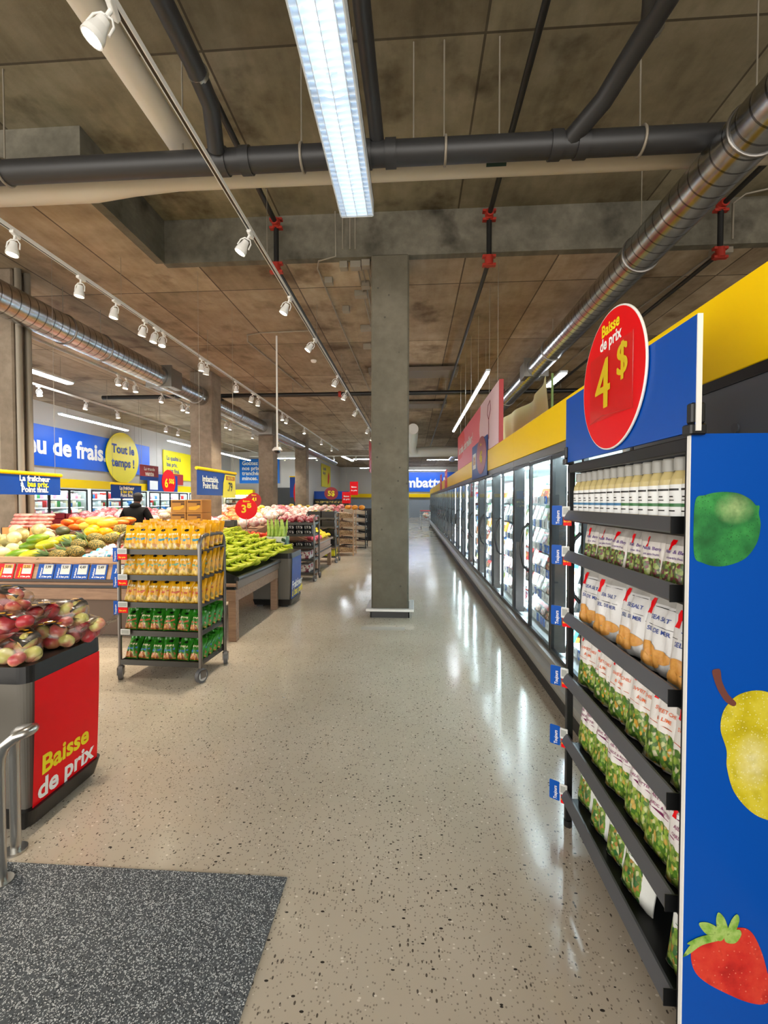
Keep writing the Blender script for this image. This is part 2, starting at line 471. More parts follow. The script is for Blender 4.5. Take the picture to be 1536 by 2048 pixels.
# ================================================================== SETTING
ZL, ZH = 4.93, 5.52            # lower slab soffit, recessed bay
XL, YB = -3.5, 6.2             # edges of the recessed bay
struct('floor', MB().box(-13, 13, -6, 45, -0.1, 0), M_FLOOR)
b = MB()
b.box(-13, 13, YB, 45, ZL, 6.0); b.box(-13, XL, 4.6, YB, ZL, 6.0)
struct('ceiling_lower_slab', b, M_CEIL)
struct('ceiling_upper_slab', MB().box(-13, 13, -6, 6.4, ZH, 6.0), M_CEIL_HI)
# beam faces of the drop: thin concrete cladding in front of the slab edges
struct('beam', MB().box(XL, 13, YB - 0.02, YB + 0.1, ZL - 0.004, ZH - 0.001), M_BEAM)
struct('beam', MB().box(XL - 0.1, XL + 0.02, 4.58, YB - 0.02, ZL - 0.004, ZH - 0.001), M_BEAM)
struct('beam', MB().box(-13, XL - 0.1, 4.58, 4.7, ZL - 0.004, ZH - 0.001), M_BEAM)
struct('wall_left', MB().box(-12.6, -12.4, 4, 30, 0, ZL), lgrey)
struct('wall_deli', MB().box(-12.6, -7.2, 30, 30.2, 0, ZL), lgrey)
struct('wall_recess', MB().box(-7.4, -7.2, 30.2, 44, 0, ZL), lgrey)
struct('wall_back', MB().box(-7.4, 13, 44, 44.2, 0, ZL), lgrey)
struct('wall_right', MB().box(12.4, 12.6, -6, 44, 0, ZH), lgrey)
# yellow bands round the walls
struct('trim_1', MB().box(-12.4, -12.2, 10, 29.6, 2.06, 2.38), yellow)
struct('trim_2', MB().box(-12.2, -10.7, 29.5, 29.95, 2.02, 2.36), yellow)
struct('trim_3', MB().box(-7.2, -6.9, 33, 43.8, 1.97, 2.3), yellow)
struct('trim_4', MB().box(-7.0, 12, 43.6, 43.98, 1.95, 2.3), yellow)
struct('trim_5', MB().box(-7.0, 12, 43.7, 43.98, 0.0, 1.75), mat('cool_grey_doors', '#8f9aa3', 0.4))

# columns
def column(x0, x1, y0, y1, m, guard=False):
    b = MB().box(x0, x1, y0, y1, 0, ZL, b=0.02)
    return struct('column', b, m)
column(-0.57, -0.06, 6.14, 6.62, M_COLUMN)
column(-6.30, -5.72, 6.14, 6.44, M_COLUMN2)
column(-5.74, -5.16, 11.3, 11.88, M_COLUMN2)
column(-5.76, -5.2, 16.5, 17.06, M_COLUMN2)
column(-5.76, -5.2, 21.7, 22.26, M_COLUMN2)
t = thing('column_guard', 'white-edged collar and black kick base round the foot of the central concrete column', 'column guard', (-0.315, 6.38, 0))
b = MB()
for x0, x1, y0, y1 in ((-0.33, 0.33, -0.30, -0.24), (-0.33, 0.33, 0.24, 0.30), (-0.33, -0.255, -0.24, 0.24), (0.255, 0.33, -0.24, 0.24)):
    b.box(x0, x1, y0, y1, 0.09, 0.13, b=0.006)
part('collar', b, mat('brushed_collar', '#cfcfcb', 0.3, 0.4), t)
b = MB()
for x0, x1, y0, y1 in ((-0.265, 0.265, -0.255, -0.24), (-0.265, 0.265, 0.24, 0.255), (-0.27, -0.255, -0.255, 0.255), (0.255, 0.27, -0.255, 0.255)):
    b.box(x0, x1, y0, y1, 0, 0.09)
part('kick_base', b, black, t)
single('floor_patch', MB().box(-0.29, 0.26, -0.07, 0.07, 0, 0.002), mat('pale_floor_patch', '#b4ada2', 0.2), 'pale strip on the floor in front of the central column', 'floor patch', (-0.36, 5.6, 0))  # thin pale slab lying on the floor
# two grey pipes up the side column
for i, (y, r) in enumerate(((6.19, 0.04), (6.345, 0.045))):
    single('wall_pipe', MB().cyl((0, 0, 0), (0, 0, ZL), r, n=16), M_COND, ('slim' if i == 0 else 'thick') + ' grey vertical pipe beside the concrete column, ' + ('nearer the entrance' if i == 0 else 'behind the slim one'), 'pipe', (-5.67, y, 0))

# entrance mat
single('entrance_mat', MB().box(-3.2, -0.53, -1.5, 1.84, 0, 0.006), M_MAT, 'charcoal speckled entrance mat on the floor', 'mat')

# ------------------------------------------------------------------ overhead pipes
def pipe_along(name, y, z, x0, x1, r, m, tilt=0.0, n=20):
    return MB().cyl((x0, y, z), (x1, y, z + tilt), r, n=n)
t = thing('drain_pipe', 'black drain pipe crossing the ceiling with branches and strap hangers', 'pipe', (0, 3.95, 4.595)); t.scale = (0.93,) * 3
part('main_pipe', MB().cyl((-9, 0, 0), (9, 0, 0), 0.105, n=24), M_PIPEB, t)
for x in (-1.73, -0.36, 1.36):
    for dx in (-0.13, 0.1): part('collar', MB().cyl((x + dx, 0, 0), (x + dx + .1, 0, 0), 0.12, n=24), M_PIPEB, t)
def branch(pts, r): part('branch_pipe', MB().tube(pts, r, n=14), M_PIPEB, t)
branch([(-1.71, -3.5, 0.22), (-1.72, -0.75, 0.2), (-1.73, -0.42, 0.16), (-1.82, -0.12, 0.02)], 0.075)
branch([(-0.39, -3.5, 0.3), (-0.36, -0.6, 0.26), (-0.35, -0.28, 0.22), (-0.33, 0.0, 0.05)], 0.065)
branch([(1.73, -3.5, 0.3), (1.74, -0.95, 0.24), (1.66, -0.55, 0.2), (1.58, -0.3, 0.12), (1.38, -0.02, 0.0)], 0.08)
branch([(1.5, -1.5, 0.5), (1.52, -1.2, 0.36), (1.63, -1.0, 0.3), (1.73, -0.75, 0.24)], 0.07)
for x in (-4.0, -1.05, 0.28, 2.02):
    st = MB(); st.tube([(x + 0.01, 0.113 * math.cos(a), 0.113 * math.sin(a)) for a in [2 * PI * i / 24 for i in range(24)]], 0.013, n=6, closed=True)
    part('strap', st, M_COND, t, 'grey strap')
for x in (-4.0, -2.2, -1.05, -0.72, 0.0, 0.28, 0.78, 2.02):
    part('hanger_rod', MB().cyl((x, 0, 0.1), (x, 0, (ZH - 4.595) / 0.93), 0.008, n=6), M_COND, t)
for p in ((-1.72, -0.68, 0.2), (1.735, -0.78, 0.24)): part('clamp_ring', MB().cyl(p, (p[0], p[1] + 0.03, p[2]), 0.084, n=14), steel, t)

t = thing('insulated_pipe', 'white insulated pipe crossing the ceiling just behind the black drain pipe', 'pipe', (0, 4.3, 4.71))
part('main_pipe', MB().tube([(-9, 0, 0.0), (-3.15, 0, 0.0), (-2.75, 0, 0.01), (-2.3, 0, 0.01), (9, 0, 0.0)], [0.155, 0.155, 0.125, 0.1, 0.1], n=20), M_PIPEW, t)
part('branch_pipe', MB().tube([(-2.12, -4.0, 0.14), (-2.12, -0.3, 0.13), (-2.12, -.12, 0.09), (-2.12, 0.0, 0.02)], 0.105, n=18), M_PIPEW, t)
b = MB().box(0.70, 0.86, -0.116, -0.06, -0.09, -0.05)
part('tape_band', MB().surf(lambda u, v: (0.66 + 0.18 * u, -0.102 * math.cos(.0 + .75 * v), -0.102 * math.sin(.0 + .75 * v)), 4, 6, uv=False, flip=True), mat('dark_green_tape', '#23403a', 0.6), t, 'dark green tape')

# sprinkler pipes: black with red couplings, stepping down under the beam
def sprinkler(x, label, y_end=30, top=5.3):
    t = thing('sprinkler_pipe', label, 'sprinkler pipe', (x, 0, 0)); zl = 4.72
    part('upper_run', MB().cyl((0, -4, top), (0, 5.98, top), 0.032, n=10), M_IRON, t)
    part('drop', MB().cyl((0, 6.0, top), (0, 6.0, zl), 0.034, n=10), M_IRON, t)
    part('lower_run', MB().cyl((0, 6.02, zl), (0, y_end, zl), 0.03, n=10), M_IRON, t)
    for z, s in ((top, -1), (zl, 1)):
        c = MB().cyl((0, 6.0, z - 0.06), (0, 6.0, z + 0.06), 0.055, n=12); c.cyl((0, 6.0 + 0.02 * s, z), (0, 6.0 + s * 0.09, z), 0.05, n=12)
        for dz in (-0.055, 0.055): c.box(-0.085, 0.085, 5.97, 6.03, z + dz - 0.015, z + dz + 0.015)
        part('coupling', c, M_REDC, t, 'red coupling')
    return t
sprinkler(0.98, 'black sprinkler pipe with red couplings stepping under the beam above the aisle column side')
sprinkler(-1.83, 'black sprinkler pipe with red couplings beside the first spotlight track', 24)
sprinkler(3.85, 'black sprinkler pipe with red couplings behind the shiny duct over the freezers', 24)
t = thing('cross_main', 'long black sprinkler main running across the far ceiling', 'sprinkler pipe', (0, 12.6, 4.6))
part('main_pipe', MB().cyl((-9, 0, 0), (8, 0, 0), 0.06, n=12), M_IRON, t)
for x in (-2.05, 2.3): part('coupling', MB().cyl((x - 0.04, 0, 0), (x + 0.04, 0, 0), 0.085, n=12), M_REDC, t, 'red coupling')
for x in (-6, -3.4, 0.9, 4): part('hanger_rod', MB().cyl((x, 0, 0), (x, 0, ZL - 4.6), 0.01, n=6), M_COND, t)

# big round ducts
def duct(label, x, y0, y1, z, r, boxes, rings):
    t = thing('air_duct', label, 'air duct', (x, 0, z))
    part('duct_tube', MB().cyl((0, y0, 0), (0, y1, 0), r, n=28), M_DUCT, t)
    for y in rings:
        part('joint_ring', MB().tube([(math.cos(a) * (r + 0.004), y, math.sin(a) * (r + 0.004)) for a in [2 * PI * i / 28 for i in range(28)]], 0.012, n=6, closed=True), chrome, t)
        part('hanger_rod', MB().cyl((0, y, r), (0, y, (ZH if (y < YB and x > XL) else ZL) - z), 0.006, n=6), M_COND, t)
    for y, w, h in boxes:
        b = MB().box(-r - w, r + w, y, y + 0.5, -h, h, b=0.01); b.box(-r - w - 0.03, r + w + 0.03, y - 0.02, y + 0.03, -h - 0.03, h + 0.03)
        part('diffuser_box', b, mat('galvanised_box', '#85827c', 0.4, 0.7), t)
    return t
duct('shiny round duct hung along the ceiling over the produce tables', -5.45, 1, 31, 4.28, 0.225, ((9.4, 0.03, 0.2), (16.0, 0.12, 0.24)), (3.4, 6.75, 7.6, 11.0, 13.6, 20))
duct('shiny round duct hung along the ceiling over the freezer run', 2.55, -1.5, 30, 4.38, 0.20, ((9.6, 0.02, 0.16),), (3.0, 3.6, 5.3, 8.5, 12.4, 18))
t = thing('air_duct', 'slim grey duct far along the ceiling beyond the freezers', 'air duct', (0.35, 24, 4.2))
part('drop_leg', MB().tube([(-0.35, -5.5, 0.35), (-0.35, -3.2, 0.3), (-0.4, -1.0, 0.1), (-0.3, 0, 0)], 0.22, n=14), white, t)
part('cross_leg', MB().cyl((-0.6, 0, 0), (2.0, 0, 0.02), 0.27, n=16), white, t)

# conduits, boxes at the column head
cb = [(-0.98, 6.26, 0.17, 0.05, 0.05), (-0.78, 6.26, 0.22, 0.06, 0.05), (-0.42 - 0.25, 6.26, 0.1, 0.05, 0.05)]
for i, (x, y, w, dx, h) in enumerate(((-0.97, 6.33, 0.11, 0, 0), (-0.80, 6.33, 0.15, 0, 0), (-0.655, 6.3, 0.12, 0, 0), (-0.83, 7.2, 0.2, 0, 0), (-1.26, 6.75, 0.12, 0, 0), (-1.15, 7.75, 0.12, 0, 0), (-0.86, 8.6, 0.28, 0, 0), (-0.98, 9.6, 0.16, 0, 0), (-1.05, 12.1, 0.16, 0, 0), (-0.72, 6.9, 0.12, 0, 0))):
    single('junction_box', MB().box(-w / 2, w / 2, -0.06, 0.06, -0.09, 0, b=0.004), M_COND, f'small grey junction box on the ceiling, {nth(i)} of the boxes behind the central column head', 'junction box', (x, y, ZL), group='ceiling junction boxes')
def conduit(pts, label, r=0.011): return single('conduit', MB().tube(pts, r, n=6), M_COND, label, 'conduit')
conduit([(-1.05, 6.1, ZH - 0.02), (-1.05, 6.12, ZL - 0.02), (-1.3, 6.2, ZL - 0.03), (-1.36, 6.4, ZL - 0.03), (-1.35, 9.0, ZL - 0.03), (-1.3, 14, ZL - 0.03)], 'bent conduit stepping off the beam and along the ceiling')
conduit([(-0.79, 6.4, ZL - 0.03), (-0.80, 8.55, ZL - 0.03)], 'straight ceiling conduit into the long junction box, farther from the column')
conduit([(-0.72, 6.4, ZL - 0.03), (-0.73, 8.55, ZL - 0.03)], 'straight ceiling conduit into the long junction box, closer to the column')
conduit([(-0.65, 6.35, ZL - 0.03), (-0.63, 7.6, ZL - 0.03)], 'short ceiling conduit beside the column head')
conduit([(-2.0, 8.7, ZL - 0.03), (-3.0, 8.75, ZL - 0.03), (-3.3, 8.85, ZL - 0.03), (-3.42, 9.2, ZL - 0.03), (-3.2, 13, ZL - 0.03)], 'pale conduit bending along the ceiling over the bananas', 0.013)
for i, x in enumerate((-0.85, -0.78, -0.95)): conduit([(x, 6.09, ZL + 0.05), (x, 6.09, ZH - 0.01), (x - 0.02, 3.2, ZH - 0.02)], f'thin conduit down the beam face, {nth(i)} of three beside the column head', 0.009)
conduit([(4.05, 6.08, ZL), (4.05, 6.08, ZL + 0.45), (4.2, 6.08, ZH - 0.03), (5.5, 5.6, ZH - 0.03)], 'bent conduit on the beam face by the far sprinkler drop', 0.014)
single('junction_box', MB().box(-0.12, 0.12, -0.06, 0.06, -0.08, 0), M_COND, 'pale junction box under the beam by the sprinkler drop over the freezers', 'junction box', (4.05, 6.3, ZL))
conduit([(4.0, 6.4, ZL - 0.03), (3.7, 10, ZL - 0.03), (3.6, 16, ZL - 0.03)], 'long conduit along the ceiling behind the freezer duct', 0.012)
single('smoke_detector', MB().lathe([(0, -0.05), (0.05, -0.05), (0.07, -0.02), (0.07, 0)], 16), white, 'round white detector on the ceiling between the spotlight tracks', 'smoke detector', (-2.35, 10.6, ZL))

# hanging rectangular panels under the far ceiling (heater covers)
for i, y in enumerate((11.4, 15.2)):
    single('ceiling_tray', MB().box(-1.1, 1.1, -0.35, 0.35, -0.1, 0, b=0.01), mat('dull_tray', '#6a5f54', 0.6, 0.3), 'flat grey tray under the ceiling ' + ('just behind the central column' if i == 0 else 'farther down the aisle'), 'ceiling tray', (0.0, y, ZL - 0.06))

# ================================================================== LAMPS
def louvre_fixture(label, loc, L=2.45):
    t = thing('fluorescent_fixture', label, 'ceiling light', loc, group='louvred fluorescent fixtures')
    h = MB(); h.box(-0.15, 0.15, -L / 2, L / 2, 0.075, 0.1); 
    for s in (-1, 1): h.box(s * 0.15, s * 0.14, -L / 2, L / 2, -0.045, 0.1); h.box(-0.15, 0.15, s * L / 2, s * (L / 2 - 0.012), -0.045, 0.1)
    part('housing', h, M_LOUV, t)
    for s in (-1, 1):
        for a in (0, 1):
            part('tube', MB().cyl((s * 0.055, -L / 2 + 0.04 + a * L / 2, 0.035), (s * 0.055, -0.04 + a * L / 2, 0.035), 0.016, n=10), tube_m, t, 'lit tube')
    lv = MB(); n = int(L / 0.052)
    for i in range(n):
        y = -L / 2 + 0.03 + i * (L - 0.06) / (n - 1)
        lv.surf(lambda u, v: (-0.14 + 0.28 * u, y + 0.004 * (1 - v), -0.045 + v * (0.045 - 0.02 * math.cos((u - 0.5) * 2 * PI))), 8, 1, uv=False)
    for s in (-1, 0, 1): lv.box(s * 0.095 - 0.002, s * 0.095 + 0.002, -L / 2, L / 2, -0.045, -0.005)
    part('louvre', lv, M_LOUV, t)
    for y in (-L / 2 + 0.3, L / 2 - 0.3): part('hanger_rod', MB().cyl((0, y, 0.1), (0, y, ZH - loc[2]), 0.004, n=6), M_COND, t)
    return t
louvre_fixture('long louvred fluorescent fixture hung overhead in front of the central column', (-0.505, 2.87, 4.2))
louvre_fixture('added louvred fluorescent fixture, unseen behind the viewer, over the entrance mat', (-0.505, -1.2, 4.2))  # this and the next fixtures are added out of view to light the store
louvre_fixture('added louvred fluorescent fixture, unseen behind the viewer, beyond the apple bin', (-2.9, 0.0, 4.2))  # added unseen, more light on the produce side
louvre_fixture('added louvred fluorescent fixture, unseen behind the viewer, over the freezer front', (3.4, -0.6, 4.2))  # added unseen, more light on the freezer side

def strip(label, p0, p1, w=0.14, m=None, group='bare strip lights', up=ZL):
    p0, p1 = Vector(p0), Vector(p1); L = (p1 - p0).length; a = math.atan2(p1.y - p0.y, p1.x - p0.x) - PI / 2; c = (p0 + p1) / 2
    t = thing('strip_light', label, 'ceiling light', c, a, group)
    part('housing', MB().box(-w / 2, w / 2, -L / 2, L / 2, 0, 0.05, b=0.008), M_LOUV, t)
    part('diffuser', MB().box(-w / 2 + 0.012, w / 2 - 0.012, -L / 2 + 0.02, L / 2 - 0.02, -0.025, 0.001, b=0.008), m or strip_m, t, 'lit diffuser')
    for y in (-L / 2 + 0.3, L / 2 - 0.3): part('hanger_wire', MB().cyl((0, y, 0.05), (0, y, up - c.z), 0.004, n=5), M_COND, t)
strip('long bright strip light hung over the freezer run beside the pink sign', (1.5, 9.2, 4.2), (1.5, 17, 4.2), 0.09)
strip('short bright strip light above the pale green banner', (3.05, 9.4, 4.2), (3.05, 10.5, 4.2), 0.16)
strip('strip light beside the concrete column with grey pipes', (-8.2, 8.6, 4.4), (-8.15, 10.3, 4.4), 0.2)
strip('strip light hung above the yellow circle sign', (-10.9, 13.3, 4.3), (-10.9, 16.6, 4.3), 0.16)
strip('strip light over the wall fridges behind the second column', (-10.9, 19.5, 4.3), (-10.9, 24, 4.3), 0.16)
strip('strip light in front of the blue deli sign, sloping away', (-9.6, 22, 4.0), (-9.6, 26, 4.0), 0.16)
strip('strip light across the deli counter', (-8.4, 27, 4.2), (-5.85, 27, 4.2), 0.16)
strip('strip light across the far ceiling beside the central column', (-4.0, 30, 4.4), (-1.0, 30, 4.4), 0.16)
strip('strip light across the far wall behind the central column', (-4.5, 38, 4.4), (-0.4, 38, 4.4), 0.16)
strip('small strip light end-on beyond the deli wall', (-4.1, 26, 4.2), (-3.9, 29, 4.2), 0.16)
strip('strip light above the far blue wall sign', (-1.5, 42.6, 4.5), (3.2, 42.6, 4.5), 0.16)
strip('strip light across the far end of the freezer run', (1.0, 33, 4.6), (4.0, 33, 4.6), 0.16)

# spotlight tracks
def make_head():
    t = thing('track_spotlight', '', 'spotlight', group='white track spotlights')
    b = MB().box(-0.02, 0.02, -0.06, 0.06, -0.035, 0.0, b=0.004); b.cyl((0, 0, -0.03), (0, 0, -0.08), 0.012, n=8)
    part('adapter', b, white, t)
    y = MB().tube([(-0.062, 0, -0.17), (-0.058, 0, -0.11), (-0.03, 0, -0.075), (0.03, 0, -0.075), (0.058, 0, -0.11), (0.062, 0, -0.17)], 0.007, n=6)
    part('yoke', y, white, t)
    can = part('lamp_can', MB().lathe([(0.0, 0.07), (0.03, 0.068), (0.036, 0.03), (0.055, -0.03), (0.058, -0.065), (0.05, -0.065), (0.048, -0.05)], 18, M=Tr(0, 0, -0.17)), white, t)
    part('lens', MB().lathe([(0.0, -0.052), (0.049, -0.05)], 18, M=Tr(0, 0, -0.17)), head_m, can, 'lit lens')
    return t
HS = {}
SPOT = D.lights.new('spot_beam', 'SPOT'); SPOT.energy = E_SPOT; SPOT.spot_size = math.radians(85); SPOT.spot_blend = 0.7; SPOT.shadow_soft_size = 0.05; SPOT.color = (1.0, 0.85, 0.66)
def track(label, where, x, y0, y1, z, ys, tilt=(0.35, 0.0), light=True):
    t = thing('light_track', label, 'light track', (x, 0, z))
    b = MB().box(-0.018, 0.018, y0, y1, 0, 0.035); b.box(-0.018, -0.012, y0, y1, -0.006, 0); b.box(0.012, 0.018, y0, y1, -0.006, 0)
    part('rail', b, white, t); part('slot', MB().box(-0.011, 0.011, y0, y1, -0.002, 0.001), black, t)
    for y in [y0 + 0.8 + i * 2.6 for i in range(int((y1 - y0) / 2.6))]:
        up = ZH if (y < YB and x > XL) else ZL
        part('hanger_rod', MB().cyl((0, y, 0.035), (0, y, up - z), 0.004, n=5), M_COND, t)
    for i, y in enumerate(ys):
        a = R.uniform(-0.15, 0.15)
        o = put(make_head, HS, (x, y, z), (R.uniform(-0.25, 0.1), tilt[0] + a, R.uniform(-0.3, 0.3)), f'white track spotlight on {where}, {nth(i)} from the entrance')
        if light:
            l = D.objects.new('beam', SPOT); COL.objects.link(l); l.parent = o; l.location = (0, 0, -0.25)
track('white spotlight track hung over the edge of the central aisle', 'the track beside the central aisle', -1.63, -1.0, 30, 4.3, (2.42, 4.5, 5.95, 7.5, 9.7, 11.0, 13.2, 16.5, 18.5), (0.5, 0))
track('white spotlight track hung beside the produce duct', 'the track beside the produce duct', -4.0, 0, 24, 4.3, (4.35, 5.25, 5.9, 6.55, 6.85, 7.05, 8.35, 8.6, 10.0, 11.1, 11.5, 13.6, 14.2, 16.4, 19.5, 22), (0.1, 0))
track('white spotlight track hung behind the produce duct', 'the track behind the produce duct', -6.3, 3, 27, 4.3, (6.9, 9.3, 9.6, 9.9, 11.0, 12.0, 12.3, 13.8, 14.9, 15.3, 17.5, 19.3, 21), (0.0, 0))
track('white spotlight track hung closest to the fridge wall', 'the track closest to the fridge wall', -8.45, 6, 24, 4.2, (9.7, 11.2, 12.4, 15.0, 15.8, 18), (0.0, 0))
t = thing('light_track', 'white spotlight track running across the far produce area', 'light track', (0, 26, 4.2))
part('rail', MB().box(-9.6, -1.0, -0.02, 0.02, 0, 0.04), white, t)
for i, x in enumerate((-8.2, -7.5, -6.2, -5.6, -4.6, -3.3, -2.4)):
    put(make_head, HS, (x, 26, 4.2), (0, 0, PI / 2), f'white track spotlight on the far cross track, {nth(i)} from the deli side')

# security camera dome on a pole
t = thing('security_camera', 'white dome security camera hung on a thin pole over the produce', 'camera', (-2.75, 9.0, 2.62))
part('pole', MB().cyl((0, 0, 0.05), (0, 0, ZL - 2.62), 0.018, n=8), white, t)
part('housing', MB().lathe([(0, 0.08), (0.06, 0.07), (0.1, 0.02), (0.1, 0.0), (0.07, 0)], 18), white, t)
part('dome', MB().lathe([(0.068, 0.0), (0.06, -0.03), (0.03, -0.055), (0, -0.06)], 16), mat('smoked_dome', '#1b1b1d', 0.1), t)

# ================================================================== POUCHES
def pouch_fn(w, h, t, seed=0, seal=0.12, wob=0.004):
    r = random.Random(seed); ph = [r.uniform(0, 6.28) for _ in range(6)]; k = [r.uniform(5, 11) for _ in range(3)]
    def bulge(u, v):
        lo = math.sqrt(max(0.0, 1 - (1 - min(1, v / 0.2)) ** 2)) if v < 0.2 else 1.0
        hi = 1.0 if v < 0.5 else max(0.0, math.cos(min(1, (v - 0.5) / (0.5 - seal)) * PI / 2)) if v < 1 - seal else 0.0
        return (1 - abs(u) ** 4) * (0.25 + 0.75 * lo if v < 0.2 else 1) * hi
    def crk(u, v):
        e = (1 - u * u)
        return wob * e * (math.sin(k[0] * u + 9 * v + ph[0]) + 0.7 * math.sin(k[1] * v - 7 * u + ph[1]) + 0.5 * math.sin(17 * u + 13 * v + ph[2]))
    def f(u, v, side=-1):
        x = u * w / 2 * (1 - 0.05 * bulge(0, v)); z = h * v
        y = side * (0.002 + t / 2 * bulge(u, v)) + crk(u, v) * (1 if side < 0 else 0.5)
        if v > 1 - seal: y += 0.02 * h * (v - 1 + seal) / seal * math.sin(3 * u + ph[3])
        return (x, y, z)
    return f
def pouch(w, h, t, seed=0, n=18, m=24, **kw):
    """returns the pouch mesh builder and a function that lays a flat drawing on its front"""
    f = pouch_fn(w, h, t, seed, **kw); b = MB()
    b.surf(lambda a, c: f(2 * a - 1, c, -1), n, m, 0)
    b.surf(lambda a, c: f(2 * a - 1, c, 1), n, m, 0, flip=True, uv=False)
    b.surf(lambda a, c: tuple(Vector(f(2 * a - 1, 0, -1)).lerp(Vector(f(2 * a - 1, 0, 1)), 1 - c)), n, 1, 0, uv=False)
    for u in (-1, 1):
        b.surf(lambda a, c: tuple(Vector(f(u, a, -1)).lerp(Vector(f(u, a, 1)), c)), m, 1, 0, uv=False, flip=(u < 0))
    def on(x, z, lift=0.003):
        v = max(0, min(1, z / h)); u = max(-1, min(1, x / (w / 2) / (1 - 0.05 * (1 if v < .5 else 0.5))))
        p = f(u, v, -1); return (x, p[1] - lift, z)
    return b, on
def flatpoly(mb, pts, on, mi=0, sub=3, lift=0.0012):
    """polygon laid on a curved front: fan of small quads from its centre"""
    cx = sum(p[0] for p in pts) / len(pts); cz = sum(p[1] for p in pts) / len(pts); n = len(pts); vs = [on(cx, cz, lift)]; fs = []
    for s in range(1, sub + 1):
        for p in pts: vs.append(on(cx + (p[0] - cx) * s / sub, cz + (p[1] - cz) * s / sub, lift))
    for i in range(n):
        j = (i + 1) % n; fs.append((0, 1 + i, 1 + j))
        for s in range(1, sub): a = 1 + (s - 1) * n; c = 1 + s * n; fs.append((a + i, c + i, c + j, a + j))
    # outline is counter-clockwise seen from the front (x right, z up)
    area = sum(pts[i][0] * pts[(i + 1) % n][1] - pts[(i + 1) % n][0] * pts[i][1] for i in range(n))
    if area < 0: fs = [tuple(reversed(f)) for f in fs]
    mb.add(vs, fs, mi, True)
def bag_mat(name, base, cols, vtop, scale, rough=0.3, second=None, x0=0.0, x1=1.0, edge=0.07):
    k = NT(name, base, rough, 0, 0.5); uv = k.coord('UV'); U, V, _ = sep(k, uv)
    v3 = k.vor(k.scalevec(uv, (1.0, 1.3, 1)), scale); r = sep(k, v3.outputs['Color'])[0]
    food = k.ramp(r, [(i / len(cols), c) for i, c in enumerate(cols)], 'CONSTANT')
    food = k.mix(k.math('MULTIPLY', v3.outputs['Distance'], 0.55 if scale > 8 else 0.3), food, lin('#3a4a1e') if scale > 8 else lin(cols[-1]))
    nz = k.noise(uv, 5, 3)
    top = k.math('ADD', vtop - edge, k.math('MULTIPLY', nz, 2 * edge))
    msk = k.math('MULTIPLY', k.math('LESS_THAN', V, top), k.math('GREATER_THAN', V, 0.03))
    msk = k.math('MULTIPLY', msk, k.math('MULTIPLY', k.math('GREATER_THAN', k.math('ADD', U, k.math('MULTIPLY', nz, 0.1)), x0 + 0.05), k.math('LESS_THAN', k.math('ADD', U, k.math('MULTIPLY', nz, -0.1)), x1 - 0.05)))
    bc = lin(base)
    if second:
        bc = k.mix(k.math('GREATER_THAN', V, second[1]), lin(base), lin(second[0]))
    k.base(k.mix(msk, bc, food)); k.bump(k.noise(k.coord('Object'), 45, 3), 0.35, 0.004)
    return k.m
GREENS = ['#4d7a2a', '#79a23a', '#a9bf56', '#35591f', '#c9cf8a', '#5c8a2f', '#8fae45', '#3f6a2a']
M_SAL1 = bag_mat('berry_salad_pouch', '#d2cdc8', ['#54702f', '#87a048', '#5b2a35', '#b9c279', '#43592a', '#7c3040', '#9fae58'], 0.42, 15, second=('#a29d97', 0.70), x1=0.8)
M_CHIP = bag_mat('sea_salt_pouch', '#d6d6d6', ['#cfcfcf', '#c6c6c6'], 0.2, 3.2, second=('#a9a7a2', 0.80), x0=0.12, x1=0.85)
M_SAL2 = bag_mat('chili_salad_pouch', '#dfdcd8', GREENS + ['#d9a33f', '#d5cfae'], 0.44, 15, second=('#a5a19a', 0.80))
M_SAL3 = bag_mat('garlic_salad_pouch', '#dddad8', ['#86ab3c', '#b4c95c', '#5f8c2c', '#d6dc9c', '#9bbd48', '#4b7a26', '#d7b45a'], 0.46, 15, second=('#a09c94', 0.80))
M_SAL4 = bag_mat('caesar_salad_pouch', '#dde0dc', ['#6c9a38', '#a9c05a', '#4d7f35', '#d9dca8', '#8fb04a', '#b98a4a', '#2f6a3a'], 0.5, 13, second=('#a8aaa2', 0.82), x1=0.72)
M_YEL = bag_mat('yellow_snack_pouch', '#e8a90c', ['#c9a24a', '#d9cfae', '#b9763a', '#e6c35c'], 0.24, 6, 0.22, x0=0.05, x1=0.95)
M_YEL2 = bag_mat('amber_snack_pouch', '#d59c10', ['#c07a3a', '#dbb86a', '#8f7a3a', '#e6c35c'], 0.27, 6, 0.22, x0=0.05, x1=0.95)
M_GRN = bag_mat('green_snack_pouch', '#2c7d1e', ['#b04a2c', '#d6b07a', '#7c3d22', '#3a8a2a', '#c98a4a'], 0.30, 6, 0.22, x0=0.05, x1=0.95)
M_CRISP = skin_fruit('crisp_print', ['#b9762c', '#d39a4a', '#c8863a'], 30, .5)
txp = mat('purple_lettering', '#5d3a86', 0.5); txo = mat('orange_lettering', '#e2662c', 0.5); txm = mat('plum_lettering', '#8a2f66', 0.5); txg = mat('green_lettering', '#2d7a44', 0.5)
teal = mat('teal_print', '#1f8fb0', 0.4); sgreen = mat('soft_green_print', '#6aa88a', 0.4); rust = mat('rust_print', '#c2562a', 0.4)
def bag_maker(name, cat, w, h, t, m, art, seeds, group):
    made = [{} for _ in seeds]
    def mk(seed):
        def go():
            tt = thing(name, '', cat, group=group); b, on = pouch(w, h, t, seed)
            part('pouch', b, m, tt); art(tt, on, w, h)
            return tt
        return go
    def place(i, loc, rot, label, scale=None):
        s = i % len(seeds); return put(mk(seeds[s]), made[s], loc, rot, label, None, scale)
    return place
